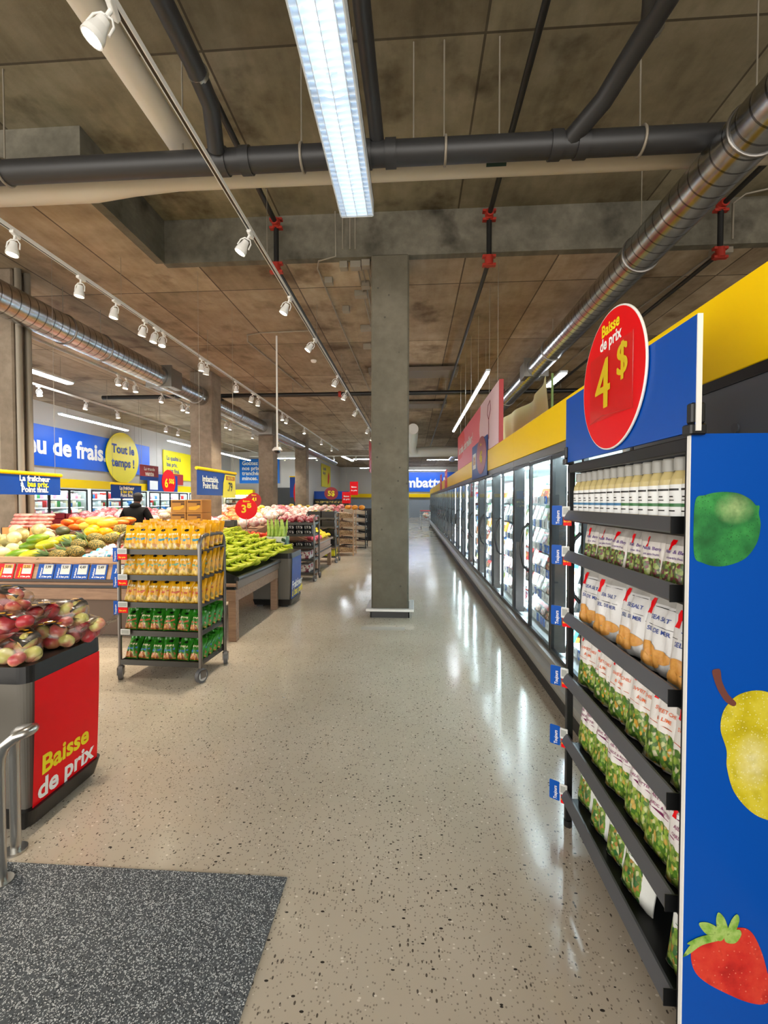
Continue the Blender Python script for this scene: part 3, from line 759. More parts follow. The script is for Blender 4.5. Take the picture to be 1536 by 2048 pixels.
def ribbon(tt, on, w, h, x, z, s=1.0):
    mb = MB(); flatpoly(mb, [(x - .008 * s, z - .03 * s), (x + .012 * s, z - .03 * s), (x + .009 * s, z - .012 * s), (x + .014 * s, z), (x + .012 * s, z + .018 * s), (x - .006 * s, z + .018 * s), (x - .01 * s, z + .004 * s), (x - .004 * s, z - .012 * s)], on)
    part('ribbon_mark', mb, red, tt, 'red ribbon mark')
def lines(tt, on, rows, m, name='lettering', lab=None, bold=0.012):
    mb = MB()
    for s, x, z, size, al in rows: text(mb, s, x, z, size, 0, None, bold, al, fn=lambda a, c: on(a, c))
    part(name, mb, m, tt, lab)
def bars(tt, on, rects, m, name='print_bar', lab=None):
    mb = MB()
    for x0, x1, z0, z1 in rects: flatpoly(mb, [(x0, z0), (x1, z0), (x1, z1), (x0, z1)], on, sub=3)
    part(name, mb, m, tt, lab)

def art_berry(t, on, w, h):
    ribbon(t, on, w, h, -0.028, h * .72, 0.75); lines(t, on, [("Nut & Berry", 0.0, h * .56, .0165, 'CENTER'), ("et petits fruits", 0.0, h * .47, .011, 'CENTER')], txp)
def art_chip(t, on, w, h):
    ribbon(t, on, w, h, -0.065, h * .78, 1.15); lines(t, on, [("SEA SALT", -.038, h * .62, .0205, 'LEFT'), ("SEL DE MER", -.05, h * .47, .0205, 'LEFT')], txn)
    for k, (x, z, a, c) in enumerate(((-.03, .075, .034, .026), (.03, .06, .040, .024), (-.005, .035, .036, .02), (-.045, .04, .028, .022))):
        mb = MB(); flatpoly(mb, [(x + a * math.cos(q) * (1 + .1 * math.sin(3 * q + k)), z + c * math.sin(q) * (1 + .08 * math.cos(2 * q))) for q in [2 * PI * i / 22 for i in range(22)]], on, sub=6, lift=.0025 + .0008 * k); part('crisp_print', mb, M_CRISP, t, 'golden crisp print')
    bars(t, on, [(-.07, .06, h * .545, h * .551), (-.035, .06, h * .765, h * .772)], txk)
def art_chili(t, on, w, h):
    ribbon(t, on, w, h, -0.058, h * .86, .8); lines(t, on, [("SWEET CHILI", 0.0, h * .66, .0165, 'CENTER'), ("& LIME", 0.0, h * .57, .0165, 'CENTER')], txo)
    bars(t, on, [(-.06, .05, h * .505, h * .512)], rust)
def art_garlic(t, on, w, h):
    ribbon(t, on, w, h, -0.055, h * .84, .8); lines(t, on, [("AIL ET BEURRE", 0.0, h * .66, .0145, 'CENTER'), ("GARLIC & BUTTER", 0.0, h * .58, .0125, 'CENTER')], txm)
    bars(t, on, [(-.06, .06, h * .54, h * .546), (-.05, .05, h * .755, h * .761)], txm)
def art_caesar(t, on, w, h):
    ribbon(t, on, w, h, -0.058, h * .88, .8); lines(t, on, [("CAESAR", 0.0, h * .70, .021, 'CENTER'), ("CÉSAR", 0.0, h * .60, .021, 'CENTER')], txg)
    bars(t, on, [(-.05, .05, h * .545, h * .551), (-.05, .05, h * .82, h * .826)], txg)
def art_snack(swoosh):
    def a(t, on, w, h):
        mb = MB(); flatpoly(mb, circ(0.0, h * .80, w * .15, h * .055, 14), on); part('logo_patch', mb, black, t, 'black logo patch')
        mb = MB()
        for k in range(5): flatpoly(mb, rrect(-w * .30 + k * w * .12, -w * .30 + k * w * .12 + w * .085, h * .56 + .003 * (k % 2), h * .65, .003, 2), on, sub=2)
        part('lettering', mb, mat('cream_lettering', '#f1e6c0', 0.4), t, 'cream lettering')
        mb = MB(); flatpoly(mb, [(-w * .36, h * .34), (w * .1, h * .36), (w * .36, h * .44), (w * .36, h * .50), (0, h * .43), (-w * .36, h * .46)], on)
        part('swoosh', mb, swoosh, t)
    return a

# ================================================================== FREEZER RUN
FX, F0, UL = 1.15, 2.44, 2.8
M_FRZ = mat('freezer_liner', '#dfe6e6', 0.5); M_FRG = mat('freezer_grey', '#6d6a66', 0.35, 0.4); M_BUMP = mat('bumper_grey', '#8b8781', 0.35, 0.3)
shelf_m = mat('freezer_shelf', '#c7cfd0', 0.4)
tagw = mat('price_tag_white', '#e8eef0', 0.5); tagb = mat('price_tag_blue', '#2a62b8', 0.5)
SHZ = (0.40, 0.66, 0.90, 1.14, 1.38, 1.62)
def make_unit(products=True):
    t = thing('freezer_case', '', 'freezer', group='glass door freezers')
    b = MB(); b.box(0, UL, 0.85, 0.9, 0, 2.06); b.box(0, UL, 0.05, 0.9, 1.98, 2.06); b.box(0, UL, 0.05, 0.85, 0.22, 0.30)
    part('liner', b, M_FRZ, t)
    part('header_strip', MB().box(0, UL, 0.0, 0.06, 1.985, 2.06, b=0.004), M_FRG, t)
    f = MB().box(0, UL, -0.01, 0.02, 2.06, 2.375, b=0.003); f.box(0, UL, 0.02, 0.9, 2.06, 2.1)
    part('fascia', f, yellow, t, 'yellow fascia')
    part('toe_kick', MB().box(0, UL, -0.03, 0.85, 0, 0.13), mat('toe_black', '#232120', 0.5), t)
    bp = MB(); prof = [(-0.03, 0.13), (-0.07, 0.15), (-0.085, 0.19), (-0.085, 0.235), (-0.06, 0.26), (-0.035, 0.275), (-0.035, 0.32), (0.02, 0.335), (0.05, 0.335), (0.05, 0.13)]
    n = len(prof); vs = [(x, y, z) for x in (0, UL) for y, z in prof]
    bp.add(vs, [(i, n + i, n + (i + 1) % n, (i + 1) % n) for i in range(n)]); part('bumper_rail', bp, M_BUMP, t)
    for k, z in enumerate(SHZ):
        s = part('shelf', MB().box(0.02, UL - 0.02, 0.17 + 0.0 * k, 0.84, z - 0.02, z), shelf_m, t)
        tg = MB(); rr = random.Random(k)
        tg.box(0.03, UL - 0.03, 0.155, 0.168, z - 0.04, z + 0.012, 0); x = 0.06
        while x < UL - 0.14:
            wdt = rr.choice((0.055, 0.075, 0.055)); tg.box(x, x + wdt, 0.148, 0.156, z - 0.05, z + 0.028, 1 if rr.random() < .68 else 2)
            if rr.random() < 0.6: tg.box(x + wdt * .25, x + wdt * .75, 0.147, 0.149, z - 0.025, z + 0.008, 3)
            x += wdt + rr.choice((0.02, 0.04, 0.07))
        part('price_rail', tg, [mat('rail_grey', '#9aa2a6', 0.4), tagw, tagb, mat('tag_screen', '#aab4b8', 0.4)], s)
    for x in (0.0, 1.4):
        m = MB().box(x, x + 0.035, 0.03, 0.118, 0.335, 1.985); m.box(x + UL / 4 * 2 - 0.035, x + 1.4, 0.03, 0.118, 0.335, 1.985); part('mullion', m, mat('mullion_dark', '#2a2a2b', 0.4, 0.3), t)
        l = MB().box(x + 0.004, x + 0.034, 0.121, 0.129, 0.40, 1.93); l.box(x + 1.366, x + 1.396, 0.121, 0.129, 0.40, 1.93); part('led_strip', l, case_led, t, 'lit strip')
    tl = MB().box(0.05, UL - 0.05, 0.14, 0.155, 1.962, 1.975); part('led_strip', tl, case_led, t, 'lit strip')
    fr = mat('door_frame_black', '#1d1d1e', 0.35, 0.2)
    for i in range(4):
        x0 = i * 0.7 + 0.006; x1 = x0 + 0.688
        d = MB(); wd = 0.03
        hinge = x0 if i % 2 == 0 else x1
        lw = wd if i % 2 == 0 else 0.014; rw = 0.014 if i % 2 == 0 else wd
        d.box(x0, x0 + lw, 0.0, 0.03, 0.34, 1.98); d.box(x1 - rw, x1, 0.0, 0.03, 0.34, 1.98); d.box(x0 + lw, x1 - rw, 0.0, 0.03, 0.34, 0.37); d.box(x0 + lw, x1 - rw, 0.0, 0.03, 1.95, 1.98)
        dd = part('door', d, fr, t)
        part('glass', MB().add([(x0 + lw - .005, .012, .365), (x1 - rw + .005, .012, .365), (x1 - rw + .005, .012, 1.955), (x0 + lw - .005, .012, 1.955)], [(0, 1, 2, 3)]), M_GLASS, dd, 'clear glass')
        hx = x1 - 0.02 if i % 2 == 0 else x0 + 0.02
        if i % 2 == 0:
            part('handle', MB().tube([(hx, 0.0, 0.90), (hx, -0.045, 0.95), (hx, -0.068, 1.05), (hx, -0.075, 1.14), (hx, -0.068, 1.23), (hx, -0.045, 1.33), (hx, 0.0, 1.38)], 0.013, n=8), black, dd)
    return t
US = {}
for i in range(10):
    put(make_unit, US, (FX, F0 + UL * (i + 1), 0), -PI / 2, f'glass-door freezer case under the yellow band, {nth(i)} along the run from the blue-panelled rack')
t = thing('end_panel', 'dark grey end cabinet of the freezer run behind the black rack', 'cabinet', (FX, F0, 0), -PI / 2)
part('panel', MB().box(0, 3.4, 0.0, 0.9, 0.13, 2.06, b=0.004), mat('charcoal_panel', '#565a60', 0.4), t)
part('trim_strip', MB().box(0, 3.4, -0.006, 0.0, 2.02, 2.06), blackm, t)
part('fascia', MB().box(0, 3.4, -0.01, 0.3, 2.06, 2.375, b=0.003), yellow, t, 'yellow fascia')
part('bumper_rail', MB().box(0, 3.4, -0.085, 0.0, 0.13, 0.3, b=0.02), M_BUMP, t)
part('screw_cap', MB().cyl((0.75, -0.006, 1.86), (0.75, 0, 1.86), 0.018, n=16), mat('charcoal_cap', '#4b4f55', 0.4), t)
part('end_cover', MB().box(-0.11, -0.07, -0.005, 0.02, 0.3, 2.0), mat('pale_strip', '#b9b9b6', 0.4), t, 'pale joint strip')

# frozen packages: a few kinds, each with its own print
def pack(name, w, h, d, bands, food=None, label='', cat='frozen food', tray=False):
    def mk():
        t = thing(name, '', cat)
        b = MB().box(-w / 2, w / 2, -d / 2, d / 2, 0, h, b=0.006)
        if tray: b = MB().box(-w / 2, w / 2, -d / 2, d / 2, 0, h, b=0.018)
        part('carton', b, bands[0][2], t)
        for k, (z0, z1, m) in enumerate(bands[1:]):
            part('print_band', MB().box(-w / 2 * .94, w / 2 * .94, -d / 2 - .002, -d / 2 + .002, h * z0, h * z1), m, t)
        if food:
            e = MB().poly(circ(food[1] * w, food[2] * h, w * food[3], h * food[4], 20), frame((0, -d / 2 - .003, 0))); part('food_print', e, food[0], t)
        return t
    return mk
f_pizza = foodmix('baked_food_print', ['#c8873f', '#d9b15c', '#a5482a', '#e2c98a', '#7f5a2a'], 45)
f_green = foodmix('vegetable_print', ['#5c8f3c', '#8bb04f', '#c9d28a', '#3f6e2e', '#d98a3a'], 45)
f_berry = foodmix('berry_print', ['#8e2438', '#5a2550', '#c5455a', '#3c2a5c', '#d98a92'], 45)
f_meat = foodmix('meal_print', ['#8a5a34', '#b07c4a', '#d8c49a', '#6e3c22', '#c24a2e'], 45)
pw = mat('pack_white', '#dde6ea', 0.4); pb = mat('pack_blue', '#2f6fb5', 0.4); pr = mat('pack_red', '#c02a2a', 0.4); pg = mat('pack_green', '#3f8a4c', 0.4)
po = mat('pack_orange', '#e07a28', 0.4); pk = mat('pack_charcoal', '#3a3430', 0.4); pt = mat('pack_teal', '#3b98a8', 0.4); py = mat('pack_cream', '#e6dcc0', 0.4)
PK = [('white blue-banded box with baked food', pack('frozen_meal_box', .19, .17, .04, [(0, 1, pw), (.72, .95, pb)], (f_pizza, 0, .36, .36, .28))),
      ('orange box with a meal picture', pack('frozen_meal_box', .18, .15, .04, [(0, 1, po), (.66, .93, pw)], (f_meat, 0.05, .32, .36, .26))),
      ('white box with green vegetables', pack('frozen_meal_box', .17, .18, .04, [(0, 1, pw), (.8, .97, pg)], (f_green, 0, .38, .4, .3))),
      ('charcoal box with a red band', pack('frozen_meal_box', .21, .14, .04, [(0, 1, pk), (.6, .9, pr)], (f_meat, -.1, .3, .3, .25))),
      ('white box with a berry picture', pack('frozen_meal_box', .16, .17, .04, [(0, 1, pw), (.68, .78, pr)], (f_berry, 0, .34, .38, .27))),
      ('red box with a white band', pack('frozen_meal_box', .18, .16, .04, [(0, 1, pr), (.55, .85, pw)], (f_pizza, 0.08, .28, .32, .22))),
      ('teal box with a meal picture', pack('frozen_meal_box', .18, .17, .04, [(0, 1, pt), (.7, .92, pw)], (f_pizza, 0, .34, .38, .27))),
      ('cream box with a green picture', pack('frozen_meal_box', .2, .18, .04, [(0, 1, py), (.74, .95, pb)], (f_green, 0.03, .36, .38, .28)))]
PS = [{} for _ in PK]
rr = random.Random(5)
for si, z in enumerate((0.30,) + SHZ):
    y = 2.62; n = 0; k = rr.randrange(8); run = 0
    while y < 9.6:
        if run <= 0: k = rr.choice([q for q in (0, 0, 2, 2, 4, 4, 7, 7, 1, 3, 5, 6) if q != k]); run = rr.choice((2, 3, 3, 4))
        run -= 1
        wd = 0.192
        if not any(abs(y - (F0 + 1.4 * q)) < 0.07 for q in range(8)):
            put(PK[k][1], PS[k], (FX + 0.21, y, z + 0.003), (rr.uniform(-.05, .05) - 0.33, 0, -PI / 2 + rr.uniform(-.08, .14)),
                f"{PK[k][0]}, {nth(n)} along the freezer's {'bottom deck' if si == 0 else nth(si - 1) + ' shelf'}", 'frozen food boxes')
            n += 1
        y += wd
b = MB(); rr = random.Random(9)
for z in (0.30,) + SHZ:
    y = 9.7
    while y < 30.2:
        w = rr.uniform(.1, .2); h = rr.uniform(.1, .19); b.box(FX + .22, FX + .5, y, y + w, z + .002, z + h, rr.choice((0, 0, 0, 1, 2, 3, 4, 5, 6))); y += w + .015
stuff('frozen_packages', b, [pw, pb, pr, pg, po, pt, pk], 'rows of frozen food packages behind the far freezer doors', 'frozen food')

# signs over the freezers
t = thing('banner_sign', 'long pink and red banner sign hung above the freezer fascia', 'sign', (FX + 0.0, 11.7, 2.385), -PI / 2)
L, Hh = 5.55, 0.84
part('board', MB().box(0, L, 0, 0.05, 0, Hh), [mat('banner_pink', '#e8707e', 0.45)], t)
part('edge_cap', MB().box(L, L + 0.012, -0.005, 0.055, -0.005, Hh + 0.005), dred, t, 'dark red end')
b = MB().poly([(0, 0.24), (0, Hh), (1.2, Hh)] + [(1.2 + .35 * math.sin(a), Hh * .5 + Hh * .5 * math.cos(a)) for a in [PI * i / 8 for i in range(1, 5)]] + [(0.9, 0.24)], frame((0, -.002, 0))); part('red_field', b, mat('banner_red', '#e02c30', 0.45), t, 'red field')
b = MB().poly([(3.9, Hh), (L, Hh), (L, 0.0), (4.25, 0.0)] + [(4.0 - .25 * math.sin(PI * i / 6), 0.15 + .10 * i) for i in range(1, 6)], frame((0, -.002, 0))); part('washed_out_field', b, mat('banner_washed_out', '#f3d3dc', 0.45), t, 'pink field paled by strong light')  # overexposed pink painted into the banner's near end as a paler colour
b = MB(); text(b, "Au rabais, c'est meilleur !", 0.25, 0.36, 0.26, 0, frame((0, -.004, 0)), 0.03, 'LEFT', sx=1.0); part('lettering', b, txw, t, 'white lettering')
b = MB().tube([(4.75, -.004, .3), (4.74, -.004, .45), (4.62, -.004, .55), (4.68, -.004, .68), (4.85, -.004, .72), (4.9, -.004, .58), (4.74, -.004, .45)], 0.006, n=5); b.tube([(4.74, -.004, .45), (4.75, -.004, .16)], 0.006, n=5)
part('drawn_emblem', b, mat('maroon_line', '#8a4050', 0.5), t)
for x in (0.4, 1.4, 2.4, 3.4, 4.6, 5.3): part('hanger_wire', MB().cyl((x, .025, Hh), (x, .025, ZL - 2.385), 0.004, n=5), M_COND, t)
def fab(u, v): return (3.9 * u, 0.05 * math.sin(9 * u + 2 * v) * (0.4 + v) + 0.03 * math.sin(23 * u), 0.05 + v * (0.98 - 0.05 * math.sin(PI * u)))
b = MB().surf(fab, 48, 8); b.surf(lambda u, v: (fab(u, v)[0], fab(u, v)[1] + 0.004, fab(u, v)[2]), 48, 8, flip=True)
t = thing('fabric_banner', 'pale green cloth banner hung in the next aisle above the freezers', 'banner', (1.95, 10.4, 2.33), -PI / 2)
part('cloth', b, mat('pale_green_cloth', '#dfecb0', 0.8), t); part('end_pole', MB().cyl((3.9, 0, -0.1), (3.9, 0, 1.06), 0.018, n=8), mat('green_pole', '#6e8a4a', 0.5), t)
def promo(label, y, z0, w, h, price, side_text=False, circle=True, board=navy):
    t = thing('promo_sign', label, 'sign', (FX - 0.02, y, z0), -PI / 2)
    part('board', MB().box(0, w, 0, 0.008, 0, h), board, t)
    if circle:
        part('price_disc', MB().poly(circ(w * .66, h * .58, w * .30, h * .5), frame((0, -.003, 0)), depth=.006), dred, t, 'dark red disc')
        b = MB(); text(b, price, w * .66, h * .40, h * .42, 0, frame((0, -.006, 0)), 0.03); text(b, "Baisse", w * .66, h * .84, h * .1, 0, frame((0, -.006, 0)), 0.02); part('lettering', b, txy, t, 'yellow lettering')
        part('picture_card', MB().box(w * .08, w * .3, -.004, 0, h * .3, h * .75), txw, t, 'white picture card')
        part('picture', MB().box(w * .11, w * .27, -.006, -.003, h * .42, h * .66), f_pizza, t)
    return t
promo('blue promo sign with a dark red price disc on the freezer fascia', 8.75, 2.0, 1.75, 0.62, '4$')
for i, y in enumerate((16.2, 19.0)):
    t = thing('promo_sign', 'red vertical promo sign on the freezer fascia, ' + ('closer' if i == 0 else 'farther') + ' of the two', 'sign', (FX - 0.02, y, 2.05), -PI / 2)
    part('board', MB().box(0, 1.0, 0, .01, 0, .62), red, t)
    b = MB(); text(b, "Baisse", .5, .42, .14, 0, frame((0, -.003, 0)), .02); text(b, "de prix", .5, .26, .14, 0, frame((0, -.003, 0)), .02); part('lettering', b, txw, t, 'white lettering')

# far blue wall sign
t = thing('wall_sign', 'blue wall sign with big white letters on the far wall past the freezers', 'sign', (-5.2, 43.9, 2.5))
part('board', MB().box(2.0, 12.0, 0, .06, 0, 1.9), bblue, t)
b = MB(); text(b, "Imbattable.", 4.15, .45, 1.3, 0, frame((0, -.02, 0)), .035, 'LEFT'); part('lettering', b, txw, t, 'white lettering')

# ================================================================== BLACK RACK
t = thing('snack_rack', 'tall black metal shelf rack with a blue side panel facing the entrance', 'rack', (0.75, 2.25, 0), -PI / 2)
b = MB()
RW = 0.98
for x in (0, RW - 0.03):
    part('post', MB().box(x, x + 0.028, 0, 0.03, 0.03, 1.765, b=0.003), blackm, t)
    part('rear_post', MB().box(x, x + 0.028, 0.27, 0.3, 0.0, 1.765, b=0.003), blackm, t)
part('top_rail', MB().box(0, RW, 0, 0.03, 1.735, 1.775, b=0.003).box(0, RW, 0.27, 0.3, 1.735, 1.775).box(0, 0.03, 0.03, 0.27, 1.735, 1.775).box(RW - .03, RW, .03, .27, 1.735, 1.775), blackm, t)
bk = MB(); bk.box(0.03, RW - 0.03, 0.285, 0.295, 0.1, 1.73)
part('back_panel', bk, mat('rack_back', '#a3a6a8', 0.5), t)
part('foot', MB().cyl((0.014, 0.015, 0), (0.014, 0.015, 0.03), 0.02, n=12).cyl((RW - 0.014, 0.015, 0), (RW - 0.014, 0.015, 0.03), 0.02, n=12), black, t)
LIP = (1.555, 1.362, 1.063, 0.765, 0.468, 0.19)
lipm = mat('shelf_lip_grey', '#55575b', 0.35, 0.2)
for z in LIP:
    s = MB(); s.box(0.03, RW - 0.03, 0.01, 0.28, z - 0.055, z - 0.045)
    o = part('shelf', s, blackm, t)
    l = MB(); pf = [(-0.022, z - 0.046), (-0.026, z - 0.04), (-0.004, z), (0.004, z), (-0.006, z - 0.03), (0.0, z - 0.046)]; n = len(pf)
    l.add([(x, y, q) for x in (0.03, RW - 0.045) for y, q in pf], [(i, n + i, n + (i + 1) % n, (i + 1) % n) for i in range(n)] + [tuple(reversed(range(n))), tuple(range(n, 2 * n))])
    part('lip', l, lipm, o)
    part('lip_end', MB().box(RW - 0.047, RW - 0.044, -0.026, 0.012, z - 0.048, z + 0.002), black, o)
pan = part('side_panel', MB().box(RW, RW + 0.012, -0.008, 0.42, 0.02, 1.78), mat('panel_blue', '#014cac', 0.32, spec=.25), t, 'blue side panel')
part('panel_edge', MB().box(RW - 0.001, RW + 0.0125, -0.011, -0.008, 0.02, 1.78), white, pan, 'white edge')
# printed fruit on the blue panel (drawing plane faces the entrance); local drawing x runs along the rack depth
PF = frame((RW + 0.0135, 0, 0), (0, 1, 0), (0, 0, 1))
def noisy(name, cols, scale, bscale=None, cell=None, patch=None):
    k = NT(name, cols[0], 0.35); p = k.coord('Object')
    c = k.ramp(k.noise(p, scale, 5), [(0.32 + 0.36 * i / (len(cols) - 1), x) for i, x in enumerate(cols)])
    if cell:
        v = k.vor(p, cell[0]); c = k.mix(k.math('LESS_THAN', v.outputs['Distance'], cell[2]), c, lin(cell[1]))
    if patch:
        X, Y, Z = sep(k, p); dy = k.math('SUBTRACT', Y, patch[0]); dz = k.math('SUBTRACT', Z, patch[1])
        d = k.math('SQRT', k.math('ADD', k.math('MULTIPLY', dy, dy), k.math('MULTIPLY', k.math('MULTIPLY', dz, dz), patch[4])))
        f = k.math('MAXIMUM', 0.0, k.math('SUBTRACT', 1.0, k.math('DIVIDE', d, patch[2])))
        c = k.mix(k.math('MULTIPLY', f, k.noise(p, 60, 3)), c, lin(patch[3]))
    k.base(c); return k.m
def curve_pts(pts, n=6):
    out = []; L = len(pts)
    for i in range(L):
        p0, p1, p2, p3 = (Vector(pts[(i + k - 1) % L]) for k in range(4))
        for j in range(n):
            s = j / n; out.append(tuple(0.5 * ((2 * p1) + (p2 - p0) * s + (2 * p0 - 5 * p1 + 4 * p2 - p3) * s * s + (3 * p1 - p0 - 3 * p2 + p3) * s ** 3)))
    return out
def printed(name, pix, m, parent, smooth=True, z=0.0, lab=None):
    p = curve_pts(pix) if smooth else pix
    M = PF @ Tr(0, 0, z); return part(name, MB().poly(p, M), m, parent, lab)
printed('lime_print', [(0.005, 1.603), (0.029, 1.616), (0.067, 1.624), (0.112, 1.621), (0.144, 1.605), (0.159, 1.589), (0.168, 1.587), (0.167, 1.566), (0.172, 1.536), (0.164, 1.490), (0.137, 1.449), (0.096, 1.429), (0.058, 1.425), (0.026, 1.434), (0.005, 1.450), (0.001, 1.522)],
        noisy('lime_peel_print', ['#1b5c2b', '#247038', '#2f8440', '#3f9a4c'], 14, cell=(150, '#1f5c2c', 0.2), patch=(0.105, 1.58, .055, '#cfe8a0', 1.5)), pan, lab='green lime print')
printed('pear_print', [(0.128, 1.081), (0.166, 1.092), (0.205, 1.086), (0.256, 1.055), (0.334, 0.936), (0.362, 0.829), (0.301, 0.731), (0.211, 0.739), (0.160, 0.763), (0.117, 0.815), (0.098, 0.880), (0.096, 0.928), (0.080, 0.982), (0.085, 1.030), (0.105, 1.062)],
        noisy('pear_skin_print', ['#b3a412', '#c9b91c', '#d6c73a', '#b9ab1a'], 10, cell=(130, '#ddd688', 0.22), patch=(0.165, 0.90, .05, '#f6f2cc', .35)), pan, lab='yellow pear print')
printed('pear_stem_print', [(0.055, 1.142), (0.065, 1.148), (0.076, 1.145), (0.081, 1.115), (0.097, 1.081), (0.118, 1.058), (0.111, 1.048), (0.090, 1.061), (0.071, 1.091), (0.060, 1.120)], mat('stem_print', '#6b3a30', 0.5), pan, z=.0006)
printed('strawberry_print', [(0.013, 0.362), (0.031, 0.387), (0.075, 0.418), (0.127, 0.438), (0.166, 0.432), (0.195, 0.381), (0.215, 0.312), (0.229, 0.258), (0.209, 0.231), (0.170, 0.231), (0.117, 0.249), (0.054, 0.280), (0.022, 0.313)],
        noisy('strawberry_skin_print', ['#b01f1c', '#cc2c24', '#d8402e', '#b8241e'], 12, cell=(80, '#e0705a', 0.16)), pan, lab='red strawberry print')
lf = noisy('leaf_print', ['#5f8f2e', '#86b04a', '#a9c66c', '#4f7d26'], 30)
for k, q in enumerate(([(-0.008, 0.350), (0.017, 0.390), (0.062, 0.411), (0.101, 0.428), (0.095, 0.405), (0.043, 0.385), (0.008, 0.357)], [(0.033, 0.447), (0.062, 0.447), (0.099, 0.422), (0.089, 0.399), (0.056, 0.414), (0.040, 0.429)],
                       [(0.088, 0.413), (0.077, 0.450), (0.082, 0.479), (0.100, 0.461), (0.109, 0.422)], [(0.104, 0.417), (0.116, 0.459), (0.131, 0.477), (0.137, 0.458), (0.122, 0.418)], [(0.101, 0.414), (0.133, 0.435), (0.143, 0.422), (0.128, 0.397), (0.104, 0.397)],
                       [(0.002, 0.388), (0.036, 0.409), (0.075, 0.418), (0.062, 0.400), (0.023, 0.386)])):
    printed('leaf_print', q, lf, pan, z=.0006 + .0002 * k)
# header sign on the rack
t = thing('header_sign', 'blue header board with a red price disc standing on the black rack', 'sign', (0.742, 2.25, 1.775), -PI / 2)
part('board', MB().box(0.0, 1.01, 0, 0.012, 0.01, 0.315), mat('board_blue', '#014cac', 0.35, spec=.25), t)
part('board_edge', MB().box(1.01, 1.014, -.0005, 0.0125, 0.01, 0.315), white, t, 'white edge')
cx, cz = 0.515, 0.275
part('price_disc', MB().poly(circ(cx, cz, .256, .252, 64), frame((0, -.012, 0)), depth=.01), red, t, 'red disc')
part('disc_edge', MB().tube([(cx + .2575 * math.cos(a), -.007, cz + .2535 * math.sin(a)) for a in [2 * PI * i / 64 for i in range(64)]], 0.005, n=6, closed=True), white, t, 'white rim')
F2 = frame((0, -.0135, 0))
b = MB(); text(b, "Baisse", cx, cz + .178, .062, 0, F2, .03); part('lettering', b, txy, t, 'yellow lettering')
b = MB(); text(b, "de prix", cx, cz + .128, .062, 0, F2, .03); part('lettering', b, txw, t, 'white lettering')
b = MB(); 
for k in range(5): text(b, "4", cx - .068 + .004 * k, cz - .095, .27, 0, F2, 0.0, z=.0004 * k); text(b, "$", cx + .094 + .003 * k, cz - .005, .165, 0, F2, 0.0, z=.0004 * k)
part('price_figure', b, txy, t, 'yellow price')
b = MB().add([(cx - .17, -.019, cz - .14), (cx + .19, -.019, cz - .14), (cx + .19, -.019, cz + .115), (cx - .17, -.019, cz + .115)], [(0, 1, 2, 3)]); part('price_sleeve', b, M_SLEEVE, t, 'clear sleeve')
b = MB(); b.tube([(cx - .17, -.019, cz - .14), (cx - .05, -.022, cz - .125), (cx + .19, -.019, cz - .14), (cx + .19, -.019, cz + .115)], 0.0016, n=5); part('sleeve_seam', b, M_SLEEVE, t)
for x in (0.0, 0.98):
    c = MB().box(x - 0.012, x + 0.03, -0.012, 0.03, 0.0, 0.03, b=0.004); c.box(x + 0.004, x + 0.03, -0.01, 0.026, 0.03, 0.085, b=0.004); part('clamp', c, black, t)

# shelf tags on the rack
esl = mat('shelf_tag_case', '#d8dad8', 0.4); esl_s = mat('shelf_tag_screen', '#9fa39f', 0.3)
def make_rack_tag():
    t = thing('shelf_tag', '', 'price tag', group='Toujours shelf tags on the black rack')
    fl = part('flag', MB().poly(rrect(-0.055, -0.005, -0.06, 0.035, .006), None, depth=.002).merge(MB()), blue, t, 'blue flag')
    fl.rotation_euler = (PI / 2, 0, 0)
    b = MB(); text(b, "Toujours", 0, 0, .023, 0, frame((-0.018, -0.0015, -0.055), (0, 0, 1), (-1, 0, 0)), .015, 'LEFT', sx=.78); part('lettering', b, txw, t, 'white lettering')
    e = MB().box(-0.005, 0.032, -0.006, 0.004, -0.02, 0.032, b=.003); part('display', e, esl, t, 'white electronic tag'); part('screen', MB().box(0.001, 0.026, -0.0072, -0.005, -0.008, 0.025), esl_s, t)
    r = part('price_strip', MB().box(0.002, 0.04, -0.003, 0.001, -0.062, -0.022), red, t, 'red strip'); b = MB(); text(b, "Bas prix", 0.021, -.045, .0105, 0, frame((0, -.0035, 0)), .02); part('lettering', b, txy, t, 'yellow lettering')
    return t
TS = {}
for i, z in enumerate(LIP):
    put(make_rack_tag, TS, (0.728, 2.235, z - 0.012), (0, 0, -PI / 5), f'blue Toujours price tag on the black rack, {nth(i)} shelf from the top')

# bottles on the top shelf
M_DRESS = mat('dressing', '#c2b27c', 0.25); M_CAP = mat('grey_bottle_cap', '#9b9b96', 0.4)
lab_w = mat('bottle_label', '#dfe2e2', 0.45)
def bottle(band):
    def mk():
        t = thing('dressing_bottle', '', 'bottle', group='dressing bottles on the top rack shelf')
        part('body', MB().lathe([(0, 0), (.029, 0), (.031, .006), (.031, .108), (.029, .122), (.018, .145), (.0165, .15)], 20), M_DRESS, t)
        part('cap', MB().lathe([(.0215, .147), (.0215, .182), (.019, .187), (0, .187)], 18), M_CAP, t)
        part('label', MB().lathe([(.0315, .012), (.0315, .106)], 20), lab_w, t, 'white label')
        b = MB().lathe([(.0318, .040), (.0318, .050)], 20); part('label_band', b, band, t)
        b = MB()
        for z, a0, a1, hh in ((.088, -2.2, -.9, .006), (.068, -1.9, -1.4, .004), (.026, -2.0, -1.2, .004), (.058, -1.95, -1.3, .003)):
            b.surf(lambda u, v: (.0326 * math.cos(a0 + (a1 - a0) * u), .0326 * math.sin(a0 + (a1 - a0) * u), z + hh * v), 8, 1)
        part('label_print', b, txk, t)
        return t
    return mk
BS = [{}, {}]
